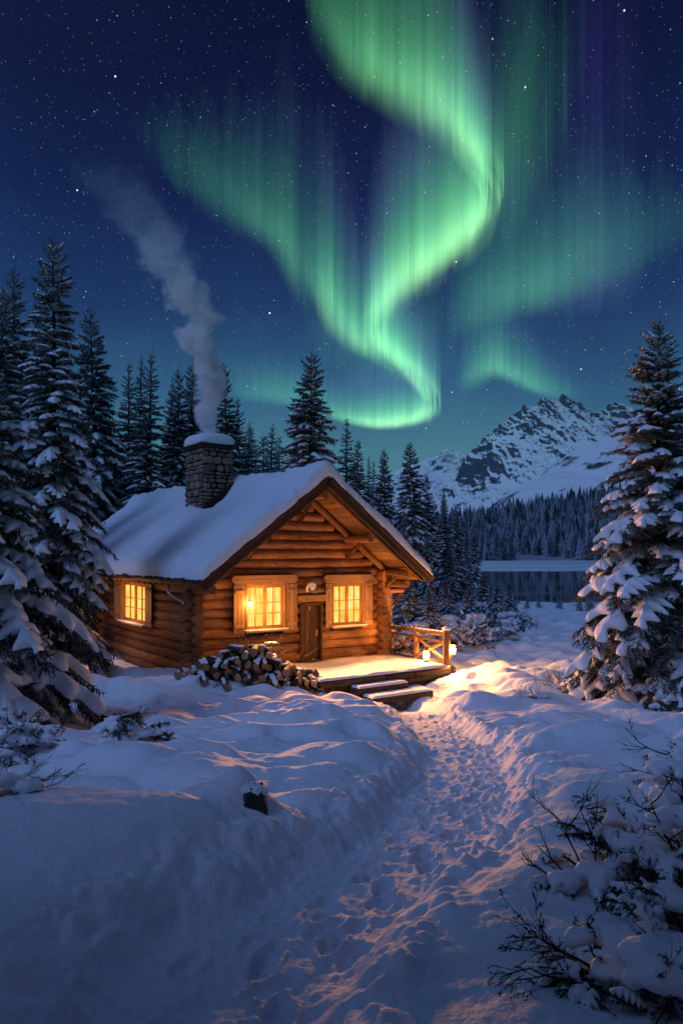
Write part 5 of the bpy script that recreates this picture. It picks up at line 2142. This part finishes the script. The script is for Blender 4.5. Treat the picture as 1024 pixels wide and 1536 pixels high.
EDGE = [
    (20, 405, 27, 0, 'slim spruce with a bare tip just left of the tallest spruce', 1.0),
    (-4, 432, 24, 2, 'spruce cut by the left edge of the view behind the nearest boughs', .95),
    (40, 450, 33, 3, 'narrow dark spruce half hidden behind the tallest one at the left', 1.0),
    (4, 545, 19, 4, 'low broad spruce between the nearest boughs and the left edge', .9),
    (154, 463, 37, 2, 'tall spruce with curved snowy boughs right of the tallest one', .95),
    (188, 540, 40, 1, 'thin spruce tip showing right of the curved snowy spruce', 1.0),
    (203, 533, 39, 3, 'left one of the close pair of spruces left of the chimney smoke', .9),
    (213, 529, 36, 1, 'right one of the close pair of spruces left of the chimney smoke', 1.15),
    (244, 566, 41, 3, 'short pointed spruce between the close pair and the chimney', 1.05),
    (262, 552, 37, 0, 'spruce with heavy snow just left of the smoke', .9),
    (279, 541, 39, 2, 'spruce touching the left side of the rising smoke', .95),
    (300, 590, 43, 3, 'spruce right behind the rising smoke', 1.0),
    (345, 549, 40, 0, 'spruce right of the smoke behind the chimney', .95),
    (372, 632, 52, 3, 'small far spruce, first of the row between chimney and ridge', 1.5),
    (388, 643, 55, 1, 'small far spruce, second of the row between chimney and ridge', 1.5),
    (402, 637, 54, 3, 'small far spruce, third of the row between chimney and ridge', 1.5),
    (418, 655, 57, 1, 'small far spruce hidden by the broad spruce above the ridge', 1.5),
    (395, 655, 50, 0, 'low dark spruce between the small far ones and the ridge', 1.5),
    (365, 600, 42, 1, 'pointed spruce just right of the one behind the chimney', 1.2),
    (461, 529, 33.5, 4, 'broad snowy spruce standing above the roof ridge', 1.0),
    (519, 628, 45, 1, 'slender spruce right of the roof peak with a long tip', 1.1),
    (537, 659, 48, 0, 'spruce right behind the upper right roof slope', .95),
    (549, 684, 58, 3, 'far thin spruce left of the gap above the right roof slope', .9),
    (559, 692, 60, 1, 'far thin spruce in the gap above the right roof slope', .9),
    (580, 673, 46, 2, 'spruce left of the tallest one on the lake side of the cabin', .85),
    (617, 662, 42, 2, 'tallest spruce on the lake side of the cabin', 1.05),
    (600, 770, 38, 0, 'young spruce tucked close to the right eave', 1.0),
    (648, 711, 47, 0, 'spruce right of the tallest one on the lake side', 1.0),
    (659, 733, 50, 3, 'thin spruce in the dense row running to the lake', 1.1),
    (672, 742, 46, 1, 'dark spruce in the middle of the row running to the lake', 1.3),
    (684, 755, 52, 0, 'spruce near the end of the row running to the lake', 1.0),
    (697, 776, 55, 3, 'last but one spruce of the row running to the lake', 1.3),
    (708, 792, 60, 2, 'last spruce of the row before the open lake', 1.0),
    (640, 800, 40, 4, 'bushy low spruce before the row on the lake side', .9),
    (676, 815, 44, 2, 'low snowy spruce at the foot of the row on the lake side', 1.0),
    (1020, 560, 24, 1, 'spruce behind the big right hand one, cut by the edge of the view', 1.0),
]
for e in EDGE:
    tree_at(*e)
SH = 'young spruces by the lake shore'
for e in [(724, 856, 46, 4, 'young snowy spruce left of the lake, upright tip', 1.5), (745, 872, 42, 2, 'young bushy spruce where the bushes meet the shore', 1.6),
          (764, 873, 50, 4, 'young spruce against the dark water, left of the shore group', 1.4), (790, 893, 66, 0, 'tiny spruce on the shore, first from the left against water', 1.5),
          (807, 889, 68, 1, 'tiny slender spruce on the shore, second from the left against water', 1.5), (838, 893, 66, 4, 'tiny broad spruce in the middle of the shore', 1.7),
          (868, 895, 60, 2, 'tiny spruce close to the big right hand tree', 1.7), (884, 889, 58, 4, 'tiny spruce half hidden by the big right hand tree', 1.6),
          (702, 878, 36, 4, 'young snowy spruce above the railing post', 1.6), (668, 868, 34, 2, 'young snowy spruce behind the railing', 1.7),
          (612, 862, 31, 4, 'young snow covered spruce just right of the cabin corner', 1.8), (640, 880, 30, 2, 'lowest young spruce behind the middle of the railing', 1.9)]:
    tree_at(*e[:5], wide=e[5], group=SH)
# unseen spruces added behind the viewer to keep the moon off the nearest snow
SHADE_TREES = [(-7.2, -1.2, 13, 4), (-4.2, -3.0, 15, 4), (-15.5, -1.5, 15, 0), (-12.5, -5.0, 16, 2), (-8.6, -3.2, 15, 4), (-6.0, -6.0, 18, 0), (-2.6, -5.2, 15, 2), (.8, -7.0, 17, 4), (4.4, -5.6, 15, 0), (8.0, -4.5, 16, 2), (-10.5, -8, 18, 4)]
for k, (x, y, H, sh) in enumerate(SHADE_TREES):
    o = copy_tree(shapes[sh])
    o.location = (x, y, 2.2)
    o.scale = (H / 12, H / 12, H / 12)
    o.rotation_euler = (0, 0, k * 1.3)
    tag(o, 'dark spruce added unseen behind the viewer to shade the nearest snow', 'spruce', 'added shade spruces behind the viewer')
for k in range(5):
    if k not in used:
        for ch in list(shapes[k].children):
            bpy.data.objects.remove(ch)
        bpy.data.objects.remove(shapes[k])


# ================================================================== shrubs
def grow(mb, rg, p, d, L, r, depth, tips, bend=.16, up=.05, spread=.6, kids=(3, 5), seg=6):
    n = 5
    pts = [np.array(p, float)]
    d = np.array(d, float)
    d /= np.linalg.norm(d)
    dirs = [d]
    for s in range(n):
        d = d + rg.normal(0, bend, 3) + np.array([0, 0, up])
        d /= np.linalg.norm(d)
        pts.append(pts[-1] + d * L / n)
        dirs.append(d)
    add_tube(mb, pts, np.linspace(r, r * .45, n + 1), seg if depth > 1 else 4, False)
    tips.append((pts[-1], d, L, depth, pts[len(pts) // 2]))
    if depth > 0:
        for k in range(rg.integers(kids[0], kids[1] + 1)):
            i = rg.integers(1, n + 1)
            dd_ = dirs[i] + rg.normal(0, spread, 3)
            dd_ /= np.linalg.norm(dd_)
            grow(mb, rg, pts[i], dd_, L * rg.uniform(.42, .68), r * .55, depth - 1, tips, bend, up, spread, kids, seg)


def sprig(mb, rg, p, d, L, n, nl, nw=.006, droop=-.5):
    d = np.asarray(d) / (np.linalg.norm(d) + 1e-9)
    t = np.linspace(0, 1, n)
    base = np.asarray(p) + d * L * t[:, None] + np.array([0, 0, -.25 * L]) * (t ** 2)[:, None]
    r_ = rg.normal(0, 1, (n, 3))
    r_ /= np.linalg.norm(r_, axis=1)[:, None]
    nd = d * .6 + r_ * .8 + np.array([0, 0, droop])
    nd /= np.linalg.norm(nd, axis=1)[:, None]
    s = np.cross(nd, rg.normal(0, 1, (n, 3)))
    s /= np.linalg.norm(s, axis=1)[:, None]
    V = np.stack([base - s * nw / 2, base + s * nw / 2, base + nd * nl * rg.uniform(.6, 1.2, (n, 1))], 1).reshape(-1, 3)
    mb.add(V, np.arange(3 * n).reshape(-1, 3), rnd=float(rg.random()))


def shrub(label, cat, loc, seed, stems, depth=2, size=1.0, needles=0, nl=.035, pillows=(), voxel=.02, snow_on=.5, snow_r=.05, r0=.012, up=.05, bend=.16, spread=.6,
          kids=(3, 5), group=None, twig_mat=None, name='shrub', smooth_it=5, scale=1.0):
    """stems: list of (offset, direction, length). Branches, needle sprays and snow lying on them."""
    rg = np.random.default_rng(seed)
    t = thing(name, label, cat, loc, 0, group)
    t.scale = (scale, scale, scale)
    tw = MB()
    tips = []
    for off, d, L in stems:
        L = L * size
        grow(tw, rg, off, d, L, r0 * (L / .6) ** .5, depth, tips, bend, up, spread, kids)
    tw.build('branches', twig_mat or TWIG, t)
    if needles:
        nd = MB()
        for (p, d, L, dep, mid_) in tips:
            if dep <= 1:
                for s in range(3):
                    d2 = d + rg.normal(0, .45, 3)
                    sprig(nd, rg, p - d * L * rg.uniform(0, .5), d2, L * rg.uniform(.35, .7), needles, nl)
        nd.build('foliage', LEAFY, t, smooth=False)
    sm = MB()
    for (c, r_) in pillows:
        nb = 7
        for k in range(nb):
            q = np.array(c) + rg.normal(0, .32, 3) * np.array(r_) * [1, 1, .5]
            add_blob(sm, q, np.array(r_) * rg.uniform(.45, .78), rg, 14, 9, 1, .12)
        # tongues of snow hanging over the edge
        for k in range(5):
            a_ = rg.uniform(0, 6.28)
            q = np.array(c) + np.array([math.cos(a_) * r_[0] * .9, math.sin(a_) * r_[1] * .9, -r_[2] * .55])
            add_blob(sm, q, np.array(r_) * np.array([.28, .28, .55]) * rg.uniform(.7, 1.2), rg, 10, 7, 1, .1)
    for (p, d, L, dep, mid_) in tips:
        if rg.random() < snow_on:
            hor = math.sqrt(max(0, 1 - d[2] ** 2))
            if hor < .35:
                continue
            a_ = rot_to(np.array([d[0], d[1], d[2] * .8]))
            k_ = rg.uniform(.7, 1.5)
            add_blob(sm, p - d * L * .25 + [0, 0, snow_r * .45], (L * .30 * k_ + snow_r * .5, snow_r * k_, snow_r * .62 * k_), rg, 10, 7, 1, .1, a_)
    if sm.n:
        fused(sm, 'snow_cover', SNOW_FINE, t, voxel, smooth_it)
    return t


def fan(n, rg, spread_az=(0, 6.28), elev=(.2, 1.0), L=(.4, .8), rad=.15):
    out_ = []
    for k in range(n):
        a_ = rg.uniform(*spread_az)
        e = rg.uniform(*elev)
        out_.append(((math.cos(a_) * rad * rg.random(), math.sin(a_) * rad * rg.random(), -.05), (math.cos(a_) * math.cos(e), math.sin(a_) * math.cos(e), math.sin(e)), rg.uniform(*L)))
    return out_


rgs = np.random.default_rng(77)


def gpt(px, py):
    p = at(px, py, lambda x, y: ground_h(x, y, False))
    return p


# right foreground, from back to front
def dome(rg, n, rad, h, size, flat=.5):
    """Pads of snow spread over the top of a rounded shrub."""
    out_ = []
    for k in range(n):
        a_ = rg.uniform(0, 6.28)
        q = math.sqrt(rg.random())
        out_.append(((math.cos(a_) * q * rad, math.sin(a_) * q * rad * .7, h * math.sqrt(max(.05, 1 - q * q * .95)) * rg.uniform(.8, 1.05)),
                     (size * rg.uniform(.7, 1.3), size * rg.uniform(.7, 1.2), size * flat * rg.uniform(.8, 1.2))))
    return out_


B_SHRUB = Boughs(8, nt=12, nn=26, nl=.055, nw=.012, wide=.36, twig_w=.014, pad=dict(thick=.10, wide=.25, ns=30, nt=17))


def bough_shrub(label, loc, seed, n, L, elev, rad, az=(0, 6.283), stems=(), pads=.95, needles=0, pillows=(), voxel=.009, cat='shrub'):
    """Evergreen shrub: small boughs with snow along each of them, bare twigs between."""
    rg = np.random.default_rng(seed)
    t = thing('shrub', label, cat, loc)
    cr, sn, tw = MB(), MB(), MB()
    for k in range(n):
        a_ = rg.uniform(*az)
        e_ = rg.uniform(*elev)
        l = rg.uniform(*L)
        base = np.array([math.cos(a_) * rad * rg.random(), math.sin(a_) * rad * rg.random(), rg.uniform(-.02, .05)])
        cv = rg.uniform(.25, .6) * (1 + .5 * math.tan(min(e_, 1.0)))
        V, F = B_SHRUB.f[rg.integers(5)]
        roll = rg.normal(0, .25)
        cr.add(place_bough(V, base, a_, l, e_, cv, roll), F, rnd=float(rg.random()))
        xs_ = np.linspace(0, 1, 7)
        stem = place_bough(np.stack([xs_, 0 * xs_, 0 * xs_], 1), base, a_, l, e_, cv, roll)
        add_tube(tw, stem, np.linspace(.007, .002, 7), 5, False)
        if rg.random() < pads:
            Vp, Fp = B_SHRUB.p[rg.integers(9)]
            sn.add(place_bough(Vp, base, a_, l, e_, cv, roll, rg.uniform(.8, 1.1), .012), Fp)
    tips = []
    for off, d, Ls in stems:
        grow(tw, rg, off, d, Ls, .0065 * (Ls / .4) ** .5, 2, tips, .12, .04, .42)
    tw.build('branches', TWIG, t)
    if needles:
        for (p_, d, Ls, dep, mid_) in tips:
            if dep <= 1 and rg.random() < .6:
                sprig(cr, rg, p_ - d * Ls * .3, d + rg.normal(0, .3, 3), Ls * .5, needles, .018, .005)
    cr.build('foliage', LEAFY, t, smooth=False)
    sn.build('snow_cover', SNOW_FINE, t)
    if pillows:
        sm = MB()
        for (c, r_) in pillows:
            for k in range(6):
                add_blob(sm, np.array(c) + rg.normal(0, .32, 3) * np.array(r_) * [1, 1, .4], np.array(r_) * rg.uniform(.5, .78), rg, 14, 9, 1, .15)
            for k in range(6):
                a_ = rg.uniform(0, 6.28)
                add_blob(sm, np.array(c) + np.array([math.cos(a_) * r_[0] * .85, math.sin(a_) * r_[1] * .85, -r_[2] * .5]), np.array(r_) * np.array([.26, .26, .55]) * rg.uniform(.6, 1.1), rg, 10, 7, 1, .1)
        fused(sm, 'snow_pillow', SNOW_FINE, t, voxel, 3)
    return t


p = gpt(1025, 1325)
bough_shrub('dense evergreen shrub with thick snow pads at the right edge, behind the twiggy one', tuple(p), 101, 46, (.34, .60), (.1, .95), .22, stems=[((-.2, 0, .1), (-.8, 0, .7), .34), ((-.1, -.1, .2), (-.5, -.2, .9), .34)], needles=12,
            pillows=[((-.26, -.1, .22), (.12, .10, .05)), ((-.08, -.12, .36), (.15, .11, .055)), ((-.38, -.05, .10), (.10, .09, .04)), ((-.05, -.2, .18), (.14, .1, .05))], voxel=.011)
p = gpt(878, 1322)
bough_shrub('low shrub with bare upright forked twigs and small snow caps', tuple(p), 102, 15, (.16, .32), (.05, .6), .16,
            stems=[((0, 0, 0), (-.10, 0, 1), .34), ((.04, 0, 0), (.30, .1, 1), .30), ((-.05, 0, 0), (-.75, 0, .55), .24), ((.06, 0, 0), (.75, 0, .6), .22), ((-.12, 0, 0), (-.9, .1, .35), .20), ((.16, 0, 0), (.4, -.1, .8), .22)],
            pillows=[((.05, -.06, .06), (.11, .09, .06)), ((.20, -.02, .11), (.10, .09, .06)), ((-.14, -.06, .04), (.09, .08, .05))])
p = gpt(1030, 1208)
bough_shrub('evergreen shrub at the right edge with a thin twig sticking out to the left', tuple(p), 103, 34, (.30, .58), (.1, .95), .2, stems=[((-.15, 0, .38), (-1, 0, .40), .36), ((-.1, 0, .2), (-1, -.1, .3), .30)],
            pillows=[((-.18, -.05, .30), (.14, .12, .055)), ((-.30, -.08, .14), (.12, .10, .05))], voxel=.012)
p = gpt(890, 1486)
bough_shrub('dark conifer bough with snow lumps reaching left along the bottom right corner', tuple(p), 104, 30, (.16, .38), (.0, .7), .10, az=(1.9, 4.3), pads=.7, needles=12,
            stems=[((.05, 0, .04), (-1, .05, .16), .30), ((.02, -.03, .03), (-1, -.18, .10), .30), ((.05, .02, .04), (-1, .2, .25), .24), ((.0, .06, .06), (-.75, .1, .50), .22), ((.05, .05, .05), (-.35, .1, .75), .17)],
            pillows=[((-.02, .06, .17), (.075, .06, .042)), ((.08, .0, .07), (.11, .09, .055)), ((-.10, .0, .08), (.07, .06, .03)), ((-.20, .02, .05), (.06, .05, .025))], cat='bough')
p = gpt(1012, 1515)
bough_shrub('big rounded snow pillow on dark twigs in the bottom right corner', tuple(p), 105, 18, (.12, .24), (.1, 1.2), .10, pads=.7, needles=12, stems=[((-.1, 0, 0), (-.9, 0, .4), .18), ((0, 0, 0), (-.4, -.2, .8), .18)],
            pillows=[((-.03, -.02, .17), (.15, .12, .075)), ((.10, .0, .15), (.13, .12, .07))], voxel=.008)
p = gpt(1035, 1400)
bough_shrub('snowy evergreen twigs at the right edge above the big snow pillow', tuple(p), 106, 26, (.18, .36), (.1, 1.1), .14, stems=[((-.05, 0, .1), (-1, .1, .35), .24), ((-.05, 0, .1), (-.7, .1, .7), .2)], needles=10,
            pillows=[((-.10, -.03, .16), (.11, .09, .045)), ((-.2, -.04, .08), (.08, .07, .035))])
# left foreground
p = gpt(190, 1108)
shrub('fallen looking evergreen bough with snow at the foot of the nearest spruce', 'bough', tuple(p), 111, scale=.72, stems=
      [((-.5, 0, .25), (1, -.05, .02), .62), ((-.4, -.1, .15), (1, -.25, .05), .56), ((-.5, 0, .3), (.8, .1, .30), .40), ((.1, 0, .10), (1, 0, .18), .34), ((-.2, .1, .1), (.3, -.2, .6), .24), ((.2, -.05, .05), (.9, -.1, .25), .32)],
      needles=26, nl=.05, pillows=[((-.28, -.05, .22), (.24, .16, .10)), ((.06, -.04, .18), (.20, .15, .10)), ((.34, -.02, .12), (.16, .12, .09)), ((-.05, -.15, .02), (.3, .12, .08)), ((.52, 0, .1), (.1, .09, .06))],
      voxel=.020, snow_on=.25, snow_r=.035, r0=.012, up=.0, spread=.40)
p = gpt(30, 1112)
shrub('low snow buried shrub at the left edge below the nearest spruce', 'shrub', tuple(p), 112, scale=.62, stems=fan(14, rgs, elev=(.1, .8), L=(.28, .48), rad=.35), needles=22, nl=.045,
      pillows=dome(rgs, 9, .55, .34, .19) + [((.5, 0, .08), (.2, .15, .1))], voxel=.020, snow_on=.35, snow_r=.035, r0=.011)
p = gpt(60, 1186)
shrub('bare thin twigs poking from the snow at the left edge, lowest clump', 'shrub', tuple(p), 113, scale=.8, stems=[((-.25, 0, .05), (.9, 0, .30), .30), ((-.2, 0, .05), (.7, 0, .6), .24), ((-.1, -.05, .04), (1, -.1, .15), .32), ((-.35, 0, .05), (.2, 0, .8), .20), ((-.3, -.05, .05), (1, -.2, .1), .28), ((.05, 0, .03), (1, 0, .12), .26)],
      pillows=[((-.32, -.03, .10), (.16, .13, .09)), ((-.08, -.03, .06), (.13, .1, .06)), ((-.5, 0, .12), (.2, .16, .1))], voxel=.014, snow_on=.15, snow_r=.02, r0=.007, spread=.4)
p = gpt(5, 1150)
shrub('snowy twig shrub at the left edge above the lowest twig clump', 'shrub', tuple(p), 114, scale=.7, stems=fan(9, rgs, elev=(.15, .8), L=(.22, .36), rad=.25), needles=14, nl=.035,
      pillows=[((-.1, 0, .18), (.25, .2, .1)), ((.2, 0, .10), (.18, .14, .08))], voxel=.018, snow_on=.3, snow_r=.028, r0=.009)
# dry bushes at the right in the warm light
p = gpt(850, 1030)
shrub('frosted dry bush at the foot of the big right hand spruce', 'bush', tuple(p), 121, fan(22, rgs, elev=(.1, 1.0), L=(.34, .60), rad=.4), 2, 1.0, 0, 0,
      pillows=[((.1, -.1, .08), (.3, .2, .1))], voxel=.03, snow_on=.10, snow_r=.035, r0=.010, twig_mat=DRY, kids=(3, 4))
p = gpt(795, 1044)
shrub('small dry tuft with frost out in the lamplit snow', 'bush', tuple(p), 122, fan(18, rgs, elev=(.1, 1.0), L=(.22, .40), rad=.25), 2, 1.0, 0, 0,
      pillows=[((.12, -.08, .04), (.25, .14, .08))], voxel=.03, snow_on=.10, snow_r=.03, r0=.007, twig_mat=DRY, kids=(3, 4))
p = gpt(985, 1052)
shrub('snow clotted bush beneath the lower boughs of the big right hand spruce', 'bush', tuple(p), 123, fan(16, rgs, elev=(.2, 1.1), L=(.4, .65), rad=.4), 2, 1.0, 14, .05,
      pillows=[((-.2, -.1, .3), (.35, .25, .14)), ((.3, -.1, .35), (.35, .25, .14))], voxel=.03, snow_on=.5, snow_r=.05, r0=.013)
p = gpt(496, 1034)
shrub('tiny tuft of dry grass between the firewood and the porch', 'grass tuft', tuple(p), 124, fan(14, rgs, elev=(.5, 1.4), L=(.2, .36), rad=.12), 1, 1.0, 0, 0, snow_on=0, r0=.006, twig_mat=DRY, kids=(2, 3))
# snowed-in bushes behind the railing
GB = 'snowed in bushes between the cabin and the lake'
for k, (px, py, Y, s, lab) in enumerate([(598, 950, 29, 1.2, 'snowed in bush right behind the house end of the railing'), (640, 945, 30, 1.1, 'snowed in bush behind the middle of the railing'),
                                         (690, 945, 31, 1.25, 'snowed in bush right of the railing post'), (735, 935, 34, 1.1, 'low snowed in bush out toward the open snow'),
                                         (770, 925, 40, 1.0, 'last snowed in bush before the lake shore'), (620, 915, 36, 1.6, 'tall snowed in bush in the second row behind the railing'),
                                         (715, 905, 42, 1.4, 'tall snowed in bush near the row of spruces')]):
    x = along(px, Y)
    rk = np.random.default_rng(300 + k)
    pil = [((rk.uniform(-.9, .9) * s, rk.uniform(-.5, .3), rk.uniform(.35, 1.0) * s), (rk.uniform(.22, .4) * s, .3 * s, .12 * s)) for _ in range(8)]
    shrub(lab, 'bush', (x, Y, ground_at(x, Y)), 130 + k, fan(30, rk, elev=(.15, 1.3), L=(.55 * s, .85 * s), rad=.6 * s), 2, 1.0, 12, .10, pillows=pil, voxel=.05, snow_on=.65, snow_r=.065, r0=.014,
          group=GB, kids=(3, 4), smooth_it=2)
# dead stalks in the open snow
for k, (px, py, lab) in enumerate([(838, 1000, 'pair of dead stalks in the snow near the right hand spruce'), (742, 985, 'few dead stalks right of the porch corner'), (720, 1000, 'bent dead stalk beside the porch corner')]):
    p = gpt(px, py)
    shrub(lab, 'stalks', tuple(p), 150 + k, fan(4, rgs, elev=(.3, 1.1), L=(.18, .32), rad=.1), 1, 1.0, 0, 0, snow_on=.2, snow_r=.03, voxel=.02, r0=.006, twig_mat=DRY, kids=(1, 2), name='dead_stalks')

# ---- the boulder in the foreground
p = gpt(384, 1246)
bo = thing('boulder', 'dark boulder under a thick cap of snow beside the path', 'boulder', (_BO[0], _BO[1], ground_at(_BO[0] + .05, _BO[1] - .12) + .02), 0)
rk = np.random.default_rng(9)
v, q, uv = ellipsoid((0, 0, .05), (.095, .12, .13), None, 40, 28, .75)
dsp = fbm(v[:, 0] * 9 + 5 + v[:, 1] * 5, v[:, 2] * 9 + v[:, 1] * 6, 4, 500)
v = v * (0.62 + .80 * dsp[:, None])
# broken flat faces
v[:, 1] = np.maximum(v[:, 1], -.075 + .25 * v[:, 0])
v[:, 0] = np.minimum(v[:, 0], .075 - .3 * (v[:, 2] - .05))
mb = MB()
mb.add(v, q, uv)
mb.build('stone', ROCK, bo)
mb = MB()
for c, r_ in (((.0, .04, .135), (.08, .12, .045)), ((-.06, .07, .13), (.10, .12, .06)), ((-.14, .10, .10), (.13, .13, .085)), ((.04, .08, .11), (.05, .09, .045))):
    add_blob(mb, c, r_, rk, 16, 10, 1, .05)
fused(mb, 'snow_cap', GROUND_SNOW, bo, .012, 10)

# ================================================================== smoke from the chimney
SM0 = to_world((CA0 + CA1) / 2, (CB0 + CB1) / 2, CZ1 + .26)
SH_ = 9.6
sk = [(0.0, 0.02, .27, 1.0), (1.1, -.10, .46, 1.0), (2.2, .16, .50, .85), (3.3, -.34, .60, .62), (4.3, -.34, .62, .46), (5.3, -.95, .85, .17), (6.3, -1.35, 1.05, .045), (7.4, -2.1, 1.3, .012), (9.6, -3.9, 1.5, 0.0)]
m, N, out = new_mat('smoke_volume')
t = N.n('ShaderNodeTexCoord')
sp = N.n('ShaderNodeSeparateXYZ')
N.l(t.outputs['Object'], sp.inputs[0])
wn = N.noise(t.outputs['Object'], 0.95, 4, 0.60)
wv = N.vmath('SUBTRACT', wn.outputs['Color'], (.5, .5, .5))
zz = N.math('DIVIDE', sp.outputs['Z'], SH_)
amp = N.math('ADD', N.math('MULTIPLY', N.math('MULTIPLY', zz, 1.9, clamp=True), 2.0), 0.75)
wv = N.vmath('SCALE', wv, None, amp)
pos = N.vmath('ADD', t.outputs['Object'], wv)
sp2 = N.n('ShaderNodeSeparateXYZ')
N.l(pos, sp2.inputs[0])
prm = N.ramp(zz, [(z / SH_, ((cx + 5) / 6, r / 2, d)) for z, cx, r, d in sk], 'LINEAR')
sc_ = N.n('ShaderNodeSeparateColor')
N.l(prm, sc_.inputs[0])
cxn = N.math('SUBTRACT', N.math('MULTIPLY', sc_.outputs[0], 6.0), 5.0)
rn = N.math('MULTIPLY', sc_.outputs[1], 2.0)
dx = N.math('DIVIDE', N.math('SUBTRACT', sp2.outputs['X'], cxn), rn)
dy = N.math('DIVIDE', sp2.outputs['Y'], rn)
dist = N.math('SQRT', N.math('ADD', N.math('MULTIPLY', dx, dx), N.math('MULTIPLY', dy, dy)))
body = N.n('ShaderNodeMapRange', interpolation_type='SMOOTHSTEP')
body.inputs['From Min'].default_value = 1.05
body.inputs['From Max'].default_value = 0.45
N.l(dist, body.inputs['Value'])
n2 = N.noise(pos, 2.6, 5, 0.6)
det = N.n('ShaderNodeMapRange')
det.inputs['From Min'].default_value = .40
det.inputs['From Max'].default_value = .60
N.l(n2.outputs[0], det.inputs['Value'])
den = N.math('MULTIPLY', N.math('MULTIPLY', body.outputs[0], N.math('ADD', det.outputs[0], .12)), N.math('MULTIPLY', sc_.outputs[2], 24.0))
pv = N.n('ShaderNodeVolumePrincipled')
pv.inputs['Color'].default_value = (1.0, .98, .98, 1)
pv.inputs['Anisotropy'].default_value = 0.1
N.l(den, pv.inputs['Density'])
N.l(pv.outputs[0], out.inputs['Volume'])
mb = MB()
zs = np.linspace(0, SH_, 16)
add_tube(mb, np.stack([np.interp(zs, [s[0] for s in sk], [s[1] for s in sk]), zs * 0, zs], 1), np.interp(zs, [s[0] for s in sk], [s[2] for s in sk]) * 1.15 + np.interp(zs, [0, 1.5, 9], [.05, .35, .7]), 14)
sm_ = mb.build('chimney_smoke', m)
sm_.location = tuple(SM0)
tag(sm_, 'pale wood smoke rising from the chimney and drifting left', 'smoke', kind='stuff')
